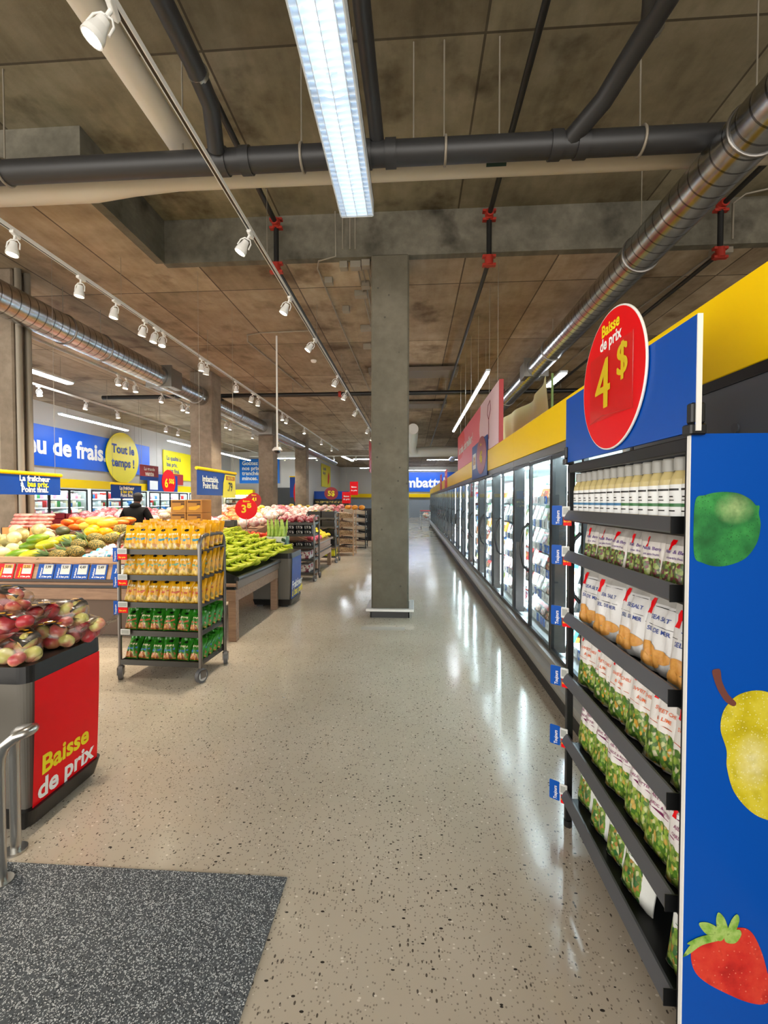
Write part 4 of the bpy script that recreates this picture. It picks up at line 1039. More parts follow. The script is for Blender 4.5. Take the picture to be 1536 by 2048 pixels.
for i in range(15):
    g = 0 if i < 8 else 1
    put(bottle(mat('band_blue', '#2a6b96', .4) if g == 0 else mat('band_green', '#2f6e3a', .4)), BS[g], (0.795, 2.195 - i * 0.0617 - (0.004 if i > 9 else 0), LIP[0] - 0.012), -PI / 2 + .25 + R.uniform(-.15, .15),
        f'dressing bottle with a {"blue" if g == 0 else "green"} label band, {nth(i if g == 0 else i - 8)} of that band from the aisle post')
rk = random.Random(3)
def rackrow(place, n, z, x0, x1, what, lean=-0.14, gap=(), dz=0.0, xs=None):
    for i in range(n):
        x = xs[i] if xs else x0 + (x1 - x0) * (i + .5) / n
        place(i, (0.815 + rk.uniform(0, .015), 2.25 - x, z - 0.043 + dz), (lean + rk.uniform(-.05, .05), rk.uniform(-.04, .04), -PI / 2 + .22 + rk.uniform(-.1, .1)), f'{what}, {nth(n - 1 - i)} from the blue panel')
pl = bag_maker('salad_topper_bag', 'snack bag', .14, .20, .035, M_SAL1, art_berry, (1, 2, 3), 'nut and berry bags on the second rack shelf')
rackrow(pl, 7, LIP[1], .08, .97, 'grey bag with purple lettering, second rack shelf')
pl = bag_maker('crisp_bag', 'snack bag', .19, .285, .06, M_CHIP, art_chip, (4, 5, 6), 'sea salt bags on the third rack shelf')
rackrow(pl, 5, LIP[2], .04, .97, 'white sea salt crisp bag, third rack shelf')
pl = bag_maker('salad_kit_bag', 'snack bag', .165, .27, .045, M_SAL2, art_chili, (7, 8, 9), 'chili salad bags on the fourth rack shelf')
rackrow(pl, 6, LIP[3], .03, .97, 'white salad bag with orange lettering, fourth rack shelf', -.12)
pl = bag_maker('salad_kit_bag', 'snack bag', .165, .27, .045, M_SAL3, art_garlic, (10, 11, 12), 'garlic and butter salad bags on the fifth rack shelf')
rackrow(pl, 6, LIP[4], .03, .97, 'white salad bag with plum lettering, fifth rack shelf', -.12)
pl = bag_maker('salad_kit_bag', 'snack bag', .165, .26, .045, M_SAL4, art_caesar, (13, 14, 15), 'caesar salad bags on the sixth rack shelf')
rackrow(pl, 5, LIP[5], .03, .97, 'white caesar salad bag, sixth rack shelf', -.12, xs=(.10, .27, .43, .58, .88))

# ================================================================== PROMO BINS
M_BIN = mat('bin_grey', '#66625a', 0.45, 0.1)
def bin_shape(w, d, z0, z1, ch, inset=0.0, mi=0, b=None):
    """plan outline: x -w..0 (0 is the aisle face), y 0..d, front corner on the aisle side rounded off"""
    def ring(k, z):
        pts = [(-w + k, k), (-ch, k)] + [(-ch + (ch - k) * math.sin(a) , k + (ch) * (1 - math.cos(a))) for a in [PI / 2 * i / 6 for i in range(1, 6)]] + [(-k, ch + k), (-k, d - ch - k)] + [(-k - ch * (1 - math.cos(a)), d - k - ch * (1 - math.sin(a))) for a in [PI / 2 * i / 6 for i in range(1, 6)]] + [(-ch, d - k), (-w + k, d - k)]
        return [(x, y, z) for x, y in pts]
    b = b or MB(); a, c = ring(inset, z0), ring(0, z1); n = len(a)
    b.add(a + c, [(i, (i + 1) % n, n + (i + 1) % n, n + i) for i in range(n)], mi); b.add(a, [tuple(reversed(range(n)))], mi); b.add(c, [tuple(range(n))], mi)
    return b
def promo_bin(label, loc, w, d, panel_m, words):
    t = thing('promo_bin', label, 'display bin', loc)
    part('body', bin_shape(w, d, 0.10, 0.74, 0.05, 0.03), M_BIN, t)
    part('base', bin_shape(w - .03, d, 0.03, 0.115, 0.05, 0.02), black, t)
    f = MB()
    for x in (-0.12, -w + 0.12): f.box(x - .05, x + .05, 0.05, 0.14, 0, 0.04); f.box(x - .05, x + .05, d - .14, d - .05, 0, 0.04)
    part('foot', f, black, t)
    r = bin_shape(w, d, 0.735, 0.815, 0.05, -0.002); part('rim', r, mat('bin_rim', '#1a1a1b', 0.3), t, 'black rim')
    p = part('panel', MB().surf(lambda u, v: (0.006 - 0.024 * (1 - v) ** 1.5, 0.04 + u * (d - 0.075), 0.115 + v * 0.62), 6, 10), panel_m, t)
    F = frame((-0.012, 0.04, 0.115), (0, 1, 0))
    W2 = d - .075
    if words:
        for s, x, y, m in words:
            b = MB()
            text(b, s, x * W2, y, .122 * W2 / .41, 0, None, .03, 'LEFT', fn=lambda a, c: (0.0075 - 0.024 * (1 - min(1, c / .62)) ** 1.5, 0.04 + a, 0.115 + c))
            part('lettering', b, m, t)
    return t
promo_bin('grey bin with a red Baisse de prix panel and black rim, beside the entrance mat', (-1.815, 1.985, 0), 1.25, 0.52, red, (("Baisse", .10, .135, txy), ("de prix", .06, .02, txw)))
promo_bin('grey bin with a blue panel at the end of the banana table', (-1.82, 6.62, 0), 0.62, 0.62, navy, (("Fraîcheur", .05, .15, txw), ("à bas prix", .1, .03, txy)))

# apples in clear bags
def apple_mat(name, cols):
    k = NT(name, cols[0], 0.3); p = k.coord('Object')
    c = k.ramp(k.noise(p, 9, 3), [(0.38, cols[0]), (0.5, cols[1]), (0.62, cols[2])]); k.base(c); return k.m
AP = [apple_mat('red_apple_skin', ('#a3262f', '#b94048', '#c98a62')), apple_mat('pink_apple_skin', ('#b8474c', '#cf7f6a', '#d9c07a')), apple_mat('green_apple_skin', ('#c3c46a', '#d4cf86', '#cf8a70'))]
stem_m = mat('fruit_stem', '#5a4228', 0.7)
def apple_mb(r=0.036):
    return MB().ell((0, 0, 0), r, r, r * .92, 16, 10, fn=lambda d: 1.0 - 0.22 * max(0, abs(d.z) - .72) / .28 + 0.03 * math.cos(5 * math.atan2(d.y, d.x)) * (0.5 - .5 * d.z))
APM = [apple_mb().mesh('apple', m) for m in AP]
lab_k = mat('black_bag_label', '#15130f', 0.35)
def apple_bag(seed, kinds, n):
    def mk():
        r = random.Random(seed); t = thing('apple_bag', '', 'bag of apples', group='bagged apples in the red bin'); P = []
        nx = 3
        for i in range(n):
            x = (i % nx - 1) * .071 + r.uniform(-.008, .008); y = (i // nx % 2 - .5) * .072 + r.uniform(-.006, .006); z = .036 + (i // (nx * 2)) * .062
            if i // (nx * 2): x += .03
            o = part('apple', APM[kinds[r.randrange(len(kinds))]], t); o.location = (x, y, z); o.rotation_euler = (r.uniform(-1, 1), r.uniform(-1, 1), r.uniform(0, 6)); s = r.uniform(1.05, 1.22); o.scale = (s, s, s); P.append((x, y, z))
        top = max(p[2] for p in P)
        def f(u, v):
            a = 2 * PI * u; th = PI * v
            q = 1 + .05 * math.sin(5 * a + 4 * th + seed) + .03 * math.sin(11 * a - 3 * th)
            x = .142 * q * math.cos(a) * math.sin(th) ** .6; y = .098 * q * math.sin(a) * math.sin(th) ** .6; z = (top / 2 + .02) + (-(top / 2 + .022) * math.cos(th)) * q
            return (x, y, max(z, .001))
        part('plastic_film', MB().surf(f, 22, 12, uv=False), M_FILM, t, 'clear plastic film')
        tl = MB().surf(lambda u, v: (.13 + .07 * v, (u - .5) * (.05 + .09 * v) + .01 * math.sin(9 * u), top * .6 + .02 + .05 * v + .012 * math.sin(14 * u + 3 * v)), 8, 4, uv=False)
        part('bag_tail', tl, M_FILM, t)
        lb = MB().surf(lambda u, v: ((u - .5) * .15, -.03 + (v - .5) * .09, top + .047 - .05 * (2 * (u - .5)) ** 2 * .6 - .03 * v * v + (.004 * math.sin(13 * u))), 8, 4, uv=False)
        lo = part('label', lb, lab_k, t, 'black label')
        b = MB()
        for k in range(4): b.surf(lambda u, v: ((k - 1.5) * .028 + (u - .5) * .022, -.04 + (v - .5) * .02, top + .05 - .05 * (2 * ((k - 1.5) * .028 / .15)) ** 2 * .6), 1, 1, uv=False)
        part('label_print', b, mat('gold_print', '#d9a520', .4), lo)
        return t
    return mk
ABS = [{} for _ in range(4)]
ABM = [apple_bag(1, (0, 0, 1), 9), apple_bag(2, (0, 1, 2), 8), apple_bag(3, (1, 2, 2), 7), apple_bag(4, (0, 0, 2), 9)]
spots = [(-1.90, 2.46, .815, .5, 3), (-1.93, 2.44, .90, 2.6, 2), (-1.95, 2.12, .815, 2.9, 2), (-2.2, 2.1, .815, .1, 2), (-2.46, 2.11, .815, .2, 1), (-2.7, 2.12, .815, 3.0, 0), (-1.93, 2.34, .815, .4, 1), (-2.19, 2.33, .815, .2, 0), (-2.47, 2.34, .815, 3.3, 3), (-2.72, 2.33, .815, 0, 1),
         (-2.06, 2.17, .905, .5, 0), (-2.33, 2.17, .905, .1, 3), (-2.6, 2.2, .905, 3.1, 1), (-2.02, 2.36, .91, .9, 3), (-2.3, 2.38, .91, .2, 1), (-2.58, 2.38, .91, 0, 0), (-2.16, 2.28, 1.0, 3.4, 0), (-2.43, 2.27, 1.0, .1, 2)]
for i, (x, y, z, a, k) in enumerate(spots):
    lay = 'bottom' if z < .85 else 'middle' if z < .95 else 'top'
    js = [q for q in spots if q[2] == z or (lay == 'middle' and .85 < q[2] < .95)]
    put(ABM[k], ABS[k], (x, y - .055, z), (R.uniform(-.1, .1), R.uniform(-.08, .08), a), f'clear bag of apples in the red bin, {lay} layer, {nth(sorted(js).index((x, y, z, a, k)) if False else len([q for q in js if q[0] > x or (q[0] == x and q[1] < y)]))} from the red panel side')
# white crumpled bag at the back of the bin
def crump(u, v):
    a = 2 * PI * u; q = 1 + .16 * math.sin(5 * a + 7 * v) + .1 * math.sin(9 * a - 5 * v)
    return (.13 * q * math.cos(a) * math.sin(PI * v) ** .7, .1 * q * math.sin(a) * math.sin(PI * v) ** .7, .11 - .11 * math.cos(PI * v) + .02 * math.sin(6 * a) * v)
single('produce_bag', MB().surf(crump, 26, 14, uv=False), mat('white_film', '#dcd8d4', 0.25, alpha=.75), 'white crumpled plastic bag on top of the bagged apples', 'bag', (-2.63, 2.33, .97))

# steel guard rail
t = thing('guard_rail', 'brushed steel tubular guard rail by the entrance mat and red bin', 'guard rail', (-1.72, 1.74, 0.0))
part('rail', MB().tube([(0, 0, 0), (0, 0, .48), (0.005, 0, .53), (.03, .0, .585), (.075, .005, .62), (.10, .015, .63), (.108, .04, .63), (.085, .08, .62), (.03, .11, .60), (-.02, .13, .585), (-.06, .15, .56), (-.085, .165, .5), (-.09, .168, .44), (-.09, .168, 0)], .021, n=14), steel, t)
part('floor_flange', MB().cyl((0, 0, 0), (0, 0, .012), .045, n=16), steel, t); part('floor_flange', MB().cyl((-.09, .168, 0), (-.09, .168, .012), .045, n=16), steel, t)
t = thing('guard_rail', 'second steel rail cut off by the photo edge beside the red bin', 'guard rail', (-1.87, 1.78, 0))
part('rail', MB().box(-.3, -0.07, -.02, .02, .62, .69, b=.015).cyl((-.2, 0, 0), (-.2, 0, .63), .021, n=12), steel, t)

# ================================================================== TROLLEYS
def make_trolley(shelves=(1.16, .93, .685, .43, .165)):
    t = thing('stock_trolley', '', 'trolley'); Wd, Dp = .76, .47
    fm = mat('trolley_steel', '#77716b', 0.35, 0.8); sm = mat('trolley_shelf', '#4a4946', 0.4, 0.5)
    for x in (0, Wd):
        part('side_hoop', MB().tube([(x, 0, .13), (x, 0, 1.2), (x, .012, 1.25), (x, .05, 1.285), (x, .1, 1.295), (x, Dp - .1, 1.295), (x, Dp - .05, 1.285), (x, Dp - .012, 1.25), (x, Dp, 1.2), (x, Dp, .13)], .017, n=10), fm, t)
        part('side_bar', MB().tube([(x, 0, 1.165), (x, Dp, 1.165)], .008, n=6), fm, t)
    for z in shelves:
        b = MB().box(.012, Wd - .012, .0, Dp, z - .006, z); b.box(.012, Wd - .012, -.012, -.004, z - .035, z + .012); b.box(.012, Wd - .012, Dp + .004, Dp + .012, z - .035, z + .02)
        for x in (.012, Wd - .02): b.box(x, x + .008, 0, Dp, z - .035, z + .012)
        part('shelf', b, sm, t)
    ty = mat('castor_tyre', '#59595b', 0.5); hub = mat('castor_hub', '#b5b5b3', 0.4)
    for i, (x, y) in enumerate(((0, 0), (Wd, 0), (0, Dp), (Wd, Dp))):
        a = (0.5, -.3, .9, .4)[i]; c, s = math.cos(a), math.sin(a); ox, oy = x + .02 * c, y - .02 * s
        cf = MB().cyl((x, y, .105), (x, y, .14), .018, n=10)
        M = Tr(x + .012, y - .01, 0) @ Rz(a)
        cf.box(-.028, -.022, -.03, .03, .045, .11, M=M); cf.box(.022, .028, -.03, .03, .045, .11, M=M); cf.box(-.028, .028, -.03, .03, .105, .112, M=M)
        k = part('castor', cf, fm, t)
        part('wheel', MB().cyl((-.017, 0, .062), (.017, 0, .062), .062, n=22, M=M), ty, k); part('hub', MB().cyl((-.02, 0, .062), (.02, 0, .062), .044, n=14, M=M), hub, k)
    return t
t = make_trolley(); t.location = (-2.63, 3.86, 0); t.rotation_euler = (0, 0, -.04); t['label'] = 'steel wheeled trolley loaded with yellow and green snack bags'
TROL = t
t2 = dup(TROL, (-2.72, 8.82, 0), 0, 'steel wheeled trolley loaded with dark fruit punnets behind the blue bin')
t3 = dup(TROL, (-2.75, 11.5, 0), 0, 'steel wheeled trolley of dark crates past the yellow fruit table')
rk = random.Random(21)
mk_y1 = bag_maker('snack_pouch', 'snack bag', .128, .215, .055, M_YEL, art_snack(teal), (21, 22, 23), 'yellow snack pouches on the trolley')
mk_y2 = bag_maker('snack_pouch', 'snack bag', .128, .215, .055, M_YEL2, art_snack(sgreen), (24, 25, 26), 'yellow snack pouches on the trolley')
mk_y3 = bag_maker('snack_pouch', 'snack bag', .128, .22, .055, M_YEL2, art_snack(rust), (27, 28, 29), 'yellow snack pouches on the trolley')
mk_g1 = bag_maker('snack_pouch', 'snack bag', .12, .19, .065, M_GRN, art_snack(rust), (31, 32, 33), 'green snack pouches on the trolley')
mk_g2 = bag_maker('snack_pouch', 'snack bag', .12, .19, .065, M_GRN, art_snack(pb), (34, 35, 36), 'green snack pouches on the trolley')
c0, s0 = math.cos(-.04), math.sin(-.04)
for si, (z, mk, col, n) in enumerate(((1.16, mk_y1, 'yellow', 7), (.93, mk_y2, 'yellow', 7), (.685, mk_y3, 'yellow', 7), (.43, mk_g1, 'green', 6), (.165, mk_g2, 'green', 6))):
    for row in range(5):
        for i in range(n):
            x = .07 + (.62 + (.02 if col == 'yellow' else 0)) * i / (n - 1); y = .05 + row * .088
            lean = -.22 if col == 'yellow' else -.45
            X_, Y_ = -2.63 + x * c0 - y * s0, 3.86 + x * s0 + y * c0
            put_z = z + .002 + (row * .008 if si == 0 else 0)
            mk(i + row, (X_, Y_, put_z), (lean + rk.uniform(-.08, .08), rk.uniform(-.05, .05), -.04 + rk.uniform(-.15, .15)), f'{col} snack pouch, {nth(si)} trolley shelf down, {nth(row)} row back, {nth(n - 1 - i)} from the aisle', rk.uniform(1.0, 1.09))
def make_cart_tag():
    t = thing('shelf_tag', '', 'price tag', group='price tags on the yellow bag trolley')
    part('flag', MB().box(-.065, -.02, -.004, 0, -.07, .055), blue, t, 'blue flag')
    b = MB(); text(b, "Toujours", 0, 0, .023, 0, frame((-.035, -.006, -.062), (0, 0, 1), (-1, 0, 0)), .015, 'LEFT'); part('lettering', b, txw, t, 'white lettering')
    part('display', MB().box(-.02, .07, -.008, 0, 0, .05, b=.003), esl, t, 'white electronic tag'); part('screen', MB().box(-.012, .062, -.0095, -.007, .008, .043), esl_s, t)
    part('price_strip', MB().box(-.02, .07, -.005, 0, -.05, -.002), red, t, 'red strip'); b = MB(); text(b, "Bas prix", .025, -.035, .02, 0, frame((0, -.0065, 0)), .02); part('lettering', b, txy, t, 'yellow lettering')
    return t
CT = {}
for i, z in enumerate((1.15, .92, .675)):
    put(make_cart_tag, CT, (-2.60, 3.83, z - .02), -.04, f'blue and red price tag on the yellow bag trolley, {nth(i)} shelf from the top')
t = thing('shelf_tag', 'lone white electronic price tag on the trolley above the lower green bags', 'price tag', (-2.56, 3.83, .41), -.04)
part('display', MB().box(-.04, .05, -.008, 0, 0, .05, b=.003), esl, t); part('screen', MB().box(-.03, .04, -.0095, -.007, .008, .043), esl_s, t)

# ================================================================== PRODUCE TABLES
def table(label, x0, x1, y0, y1, ztop=.5, legs=True, panel=False, rail=.12):
    t = thing('produce_table', label, 'display table', ((x0 + x1) / 2, (y0 + y1) / 2, 0)); w, d = (x1 - x0) / 2, (y1 - y0) / 2
    part('tabletop', MB().box(-w, w, -d, d, ztop - .035, ztop, b=.006), M_WOOD, t)
    part('shadow_gap', MB().box(-w + .02, w - .02, -d + .02, d - .02, ztop - .075, ztop - .036), black, t, 'black gap')
    b = MB()
    for s in (-1, 1): b.box(-w, w, s * d, s * (d - .03), ztop - .07 - rail, ztop - .07, b=.003); b.box(s * w, s * (w - .03), -d + .03, d - .03, ztop - .07 - rail, ztop - .07, b=.003)
    part('apron', b, M_WOOD, t)
    if legs:
        for sx in (-1, 1):
            for sy in (-1, 1): part('leg', MB().box(sx * w - sx * .0, sx * (w - .09), sy * d, sy * (d - .09), 0, ztop - .07 - rail, b=.005), M_WOOD, t)
    if panel: part('back_panel', MB().box(-w + .1, w - .1, -d + .12, -d + .14, .02, ztop - .07 - rail), mat('table_back', '#5d4a3c', .6), t)
    return t
table('long oak produce table behind the trolley with a row of price tags', -5.6, -3.1, 4.95, 6.05, .66, panel=True, rail=.13)
table('oak banana table with black sloping trays beside the aisle', -3.08, -2.0, 4.95, 6.55, .66, rail=.13)
table('oak table with yellow and pink fruit past the dark punnet trolley', -3.1, -2.05, 9.5, 11.2, .52)
table('oak table holding red tomatoes behind the bananas', -3.9, -2.5, 7.3, 8.5, .6)
table('oak table of orange carrot bags at the foot of the side column', -5.46, -4.2, 6.3, 7.1, .7)
table('far oak table of bagged produce before the deli', -6.4, -2.9, 12.3, 15.2, .8)
table('oak table of packaged greens in front of the person in black', -8.9, -6.7, 7.2, 9.0, .6)
table('oak table of pink packs beyond the person in black', -8.8, -6.3, 10.6, 12.4, .8)

# sloping deck of the front table
ZF, ZB, YF, YBk = .87, 1.08, 4.98, 6.02
def deckz(y): return ZF + (ZB - ZF) * (y - YF) / (YBk - YF)
t = thing('produce_bed', 'sloping wooden produce bed with dividers on the long front table', 'display bed', (-4.35, 5.5, .66))
b = MB(); dx = 1.25
b.add([(-dx, YF - 5.5, ZF - .66), (dx, YF - 5.5, ZF - .66), (dx, YBk - 5.5, ZB - .66), (-dx, YBk - 5.5, ZB - .66), (-dx, YF - 5.5, 0), (dx, YF - 5.5, 0), (dx, YBk - 5.5, 0), (-dx, YBk - 5.5, 0)], [(0, 1, 2, 3), (4, 7, 6, 5), (0, 4, 5, 1), (1, 5, 6, 2), (2, 6, 7, 3), (3, 7, 4, 0)])
part('bed', b, M_WOOD, t)
part('front_board', MB().box(-dx, dx, YF - 5.5 - .03, YF - 5.5, ZF - .65, ZF - .58, b=.005), M_WOODP, t)
for x in (-dx, -.52, .12, .62, dx - .02):
    d = MB(); d.add([(x, YF - 5.5, ZF - .66), (x, YBk - 5.5, ZB - .66), (x, YBk - 5.5, ZB - .58), (x, YF - 5.5, ZF - .60), (x + .02, YF - 5.5, ZF - .66), (x + .02, YBk - 5.5, ZB - .66), (x + .02, YBk - 5.5, ZB - .58), (x + .02, YF - 5.5, ZF - .60)], [(0, 3, 2, 1), (4, 5, 6, 7), (3, 7, 6, 2), (0, 4, 7, 3), (1, 2, 6, 5)])
    part('divider', d, M_WOODP, t)
# price strip, tilted back
t = thing('price_strip', 'tilted strip holding the produce price tags along the front table', 'price strip', (-4.35, 4.94, .69))
part('strip', MB().box(-1.25, 1.22, -.004, .01, 0, .185, M=Rx(-.3)), M_WOODP, t); part('rail', MB().box(-1.25, 1.22, -.03, .0, -.02, .01), mat('dark_rail', '#3a2f28', .5), t)
def make_ptag(colm, price, amber):
    def mk():
        t = thing('produce_tag', '', 'price tag', group='produce price tags'); Mx = Rx(-.3)
        part('card', MB().box(-.1, .1, -.010, -.005, 0, .178, M=Mx), colm, t)
        e = part('display', MB().box(-.03, .085, -.016, -.009, .06, .172, b=.003, M=Mx), esl, t, 'white electronic tag')
        part('screen', MB().box(-.024, .079, -.0175, -.0155, .082, .166, M=Mx), mat('eink', '#c9ccc6', .4), e)
        b = MB()
        if amber: b.box(-.024, .079, -.0185, -.0172, .125, .166, M=Mx); part('amber_field', b, mat('amber_field', '#e8a018', .4), e)
        b = MB(); text(b, price, .027, .128, .042, 0, Mx @ frame((0, -.0195, 0)), .02); part('price_figure', b, txk, e, 'black price')
        b = MB(); text(b, "Fraîcheur", 0, 0, .03, 0, Mx @ frame((-.045, -.012, .02), (0, 0, 1), (-1, 0, 0)), .02, 'LEFT'); part('lettering', b, txw if colm is not red else txy, t)
        b = MB(); text(b, "à bas prix", .025, .022, .03, 0, Mx @ frame((0, -.012, 0)), .02); part('lettering', b, txw, t)
        return t
    return mk
for i, (x, c, p, am) in enumerate(((-4.98, red, "3,88", 1), (-4.75, red, "3,88", 1), (-4.52, red, "2,25", 1), (-4.26, blue, "3,99", 0), (-4.05, blue, "5,50", 0), (-3.84, blue, "4,49", 0), (-3.62, blue, "3,49", 0), (-3.36, blue, "1,29", 0))):
    put(make_ptag(c, p, am), {}, (x, 4.932, .692), 0, f'{"red" if c is red else "blue"} price card reading {p.replace(",", " comma ")} on the produce strip, {nth(i)} from the column side')

# --- fruit kinds
def fruit(name, mb, m, extra=()):
    """single-mesh fruit whose copies share their mesh"""
    return mb.mesh(name, m)
FR = {}
def lay(name, me, label, cat, loc, rot=(0, 0, 0), group=None, s=1.0):
    o = link(name, me); o.location = loc; o.rotation_euler = rot; o.scale = (s, s, s); return tag(o, label, cat, group)
m_mel = skin_fruit('pale_melon_skin', ['#cdbf7e', '#dcd39a', '#c2b26a'], 8, .5, ('#e8e0b8', 26, .25))
m_hon = skin_fruit('honeydew_skin', ['#d3cf8a', '#e2dda0', '#c9c478'], 5, .4)
m_pap = skin_fruit('papaya_skin', ['#4f7a1e', '#6f9422', '#b8b32a'], 7, .35)
m_papy = skin_fruit('ripe_papaya_skin', ['#a8b420', '#c9c02a', '#7f9a22'], 6, .35)
m_squ = skin_fruit('dark_squash_skin', ['#343a22', '#454a2a', '#5a4a28'], 9, .45)
m_ymel = skin_fruit('yellow_melon_skin', ['#e0a40a', '#f0bc14', '#d99a08'], 7, .4)
m_spag = skin_fruit('yellow_squash_skin', ['#d9b22a', '#e6c648', '#cfa020'], 5, .4)
m_red = skin_fruit('pomegranate_skin', ['#c22a35', '#d8444c', '#b01f2e'], 7, .35)
def pine_mat():
    k = NT('pineapple_skin', '#9a7a2c', .55); p = k.coord('Object'); v = k.vor(k.scalevec(p, (1, 1, 1)), 78)
    k.base(k.ramp(v.outputs['Distance'], [(0.05, '#6b5426'), (.18, '#c9a650'), (.42, '#96803a'), (.65, '#4c5228')])); k.bump(v.outputs['Distance'], .8, .01); return k.m
m_pine = pine_mat(); m_leaf = mat('pineapple_leaf', '#5e7a4a', .5)
me_mel = MB().ell((0, 0, .075), .08, .08, .075, 18, 12).mesh('melon', m_mel); me_hon = MB().ell((0, 0, .07), .098, .078, .07, 18, 12).mesh('honeydew', m_hon)
me_pap = [MB().ell((0, 0, .055), .12, .06, .055, 16, 12, fn=lambda d: 1 + .12 * d.x).mesh('papaya', m) for m in (m_pap, m_papy)]
me_squ = MB().ell((0, 0, .06), .075, .075, .062, 20, 12, fn=lambda d: 1 - .15 * max(0, d.z) ** 6 + .03 * math.cos(10 * math.atan2(d.y, d.x)) * (1 - abs(d.z))).mesh('squash', m_squ)
me_ym = MB().ell((0, 0, .065), .078, .078, .065, 24, 12, fn=lambda d: 1 - .12 * max(0, d.z) ** 6 + .025 * math.cos(9 * math.atan2(d.y, d.x)) * (1 - abs(d.z))).mesh('yellow_melon', m_ymel)
me_sp = MB().ell((0, 0, .055), .12, .06, .055, 16, 12).mesh('spaghetti_squash', m_spag)
def mk_pine():
    t = thing('pineapple', '', 'pineapple', group='pineapples on the front table')
    part('fruit', MB().ell((0, 0, .065), .105, .066, .066, 18, 14, fn=lambda d: 1.0 + .06 * (1 - abs(d.x))), m_pine, t)
    lf = MB(); r = random.Random(5)
    for i in range(26):
        a = 2.4 * i; q = (i % 9) / 9; L = .10 + .08 * q; sp = .85 * (1 - q) + .12
        d = Vector((1, math.cos(a) * sp, math.sin(a) * sp)).normalized(); sd = Vector((0, -math.sin(a), math.cos(a))); up = Vector((0, math.cos(a), math.sin(a)))
        base = Vector((-.095 - 0, 0, .065)); d.x = -abs(d.x)
        pts = [(0, .011), (.4, .012), (.75, .007), (1.0, .0005)]; vs = []
        for s_, w_ in pts:
            c = base + d * L * s_ + up * (.05 * s_ * s_ * sp); vs += [c - sd * w_, c + sd * w_]
        lf.add([tuple(v) for v in vs], [(0, 1, 3, 2), (2, 3, 5, 4), (4, 5, 7, 6)], 0, True)
    part('leaf_crown', lf, m_leaf, t, 'green leaf crown')
    return t
r = random.Random(31)
def onbed(x, y, dz=0.0): return (x, y, deckz(y) + dz)
names = {}
def cnt(k): names[k] = names.get(k, 0) + 1; return nth(names[k] - 1)
for row, (y, xs) in enumerate(((5.07, (-5.45, -5.28, -5.1, -4.93)), (5.25, (-5.5, -5.33, -5.15, -4.97)), (5.43, (-5.45, -5.27, -5.09)), (5.62, (-5.4, -5.2, -5.02)), (5.8, (-5.1, -4.95)))):
    for x in xs:
        k = 'melon' if row % 2 else 'honeydew'
        lay(k, me_mel if row % 2 else me_hon, f'pale {"round netted" if row % 2 else "oval smooth"} melon on the front table, {cnt(k)} of its kind from the board', 'melon', onbed(x, y, .012), (r.uniform(-.3, .3), r.uniform(-.3, .3), r.uniform(0, 3)), 'pale melons on the front table', r.uniform(.95, 1.1))
for x, y in ((-5.2, 5.17), (-5.02, 5.34), (-5.3, 5.36), (-5.1, 5.53), (-5.28, 5.70), (-5.0, 5.72)):
    lay('melon', me_mel, f'pale netted melon resting on other melons, {cnt("mt")} of the upper layer from the front', 'melon', onbed(x, y, .125), (r.uniform(-.5, .5), 0, r.uniform(0, 3)), 'pale melons on the front table', r.uniform(.98, 1.08))
for i, (x, y, dz, a, k) in enumerate(((-4.72, 5.08, .01, .9, 0), (-4.55, 5.07, .01, .6, 1), (-4.74, 5.28, .06, .5, 0), (-4.5, 5.25, .08, .4, 1), (-4.62, 5.45, .06, .5, 1), (-4.66, 5.30, .14, .6, 0), (-4.42, 5.45, .09, .5, 1))):
    lay('papaya', me_pap[k], f'{"green" if k == 0 else "yellow-green"} papaya on the front table, {cnt("p%d" % k)} of its colour from the front', 'papaya', onbed(x, y, dz), (0, -.2, a), 'papayas on the front table', r.uniform(.95, 1.1))
for i, (x, y, dz) in enumerate(((-4.78, 5.62, .03), (-4.6, 5.66, .02), (-4.72, 5.78, .1), (-4.42, 5.7, .03), (-4.55, 5.85, .02))):
    lay('squash', me_squ, f'dark green-brown round squash behind the papayas, {cnt("sq")} from the front', 'squash', onbed(x, y, dz), (r.uniform(-.4, .4), r.uniform(-.4, .4), 0), 'dark squashes on the front table', 1.1 if i == 2 else .95)
for i, (x, y, dz) in enumerate(((-4.3, 5.55, .03), (-4.14, 5.58, .03), (-4.28, 5.72, .1), (-4.1, 5.75, .1), (-3.95, 5.7, .06), (-4.2, 5.86, .06), (-4.0, 5.9, .1), (-4.38, 5.9, .1))):
    lay('yellow_melon', me_ym, f'bright yellow round melon on the front table, {cnt("ym")} from the front', 'melon', onbed(x, y, dz), (r.uniform(-.4, .4), r.uniform(-.4, .4), 0), 'yellow melons on the front table', r.uniform(.95, 1.1))
for i, (x, y, dz) in enumerate(((-4.5, 5.98, .12), (-4.25, 6.0, .16), (-4.38, 5.95, .2))):
    lay('spaghetti_squash', me_sp, f'long pale yellow squash at the back of the front table, {nth(i)} from the melons', 'squash', onbed(x, y, dz), (0, 0, .4 + .3 * i), 'long yellow squashes on the front table', 1.1)
PN = {}
for i, (x, y, dz, a) in enumerate(((-4.2, 5.07, .005, .3), (-4.05, 5.14, .03, .2), (-4.12, 5.28, .07, -.15), (-3.92, 5.32, .05, .1), (-4.02, 5.45, .10, .15), (-3.86, 5.52, .08, -2.7), (-3.75, 5.7, .06, -2.5), (-3.9, 5.8, .12, -2.9), (-3.7, 5.88, .1, -2.8), (-3.55, 5.95, .1, -2.6))):
    put(mk_pine, PN, onbed(x, y, dz), (r.uniform(-.2, .2), .1, a), f'pineapple with a spiky crown on the front table, {nth(i)} from the front board')
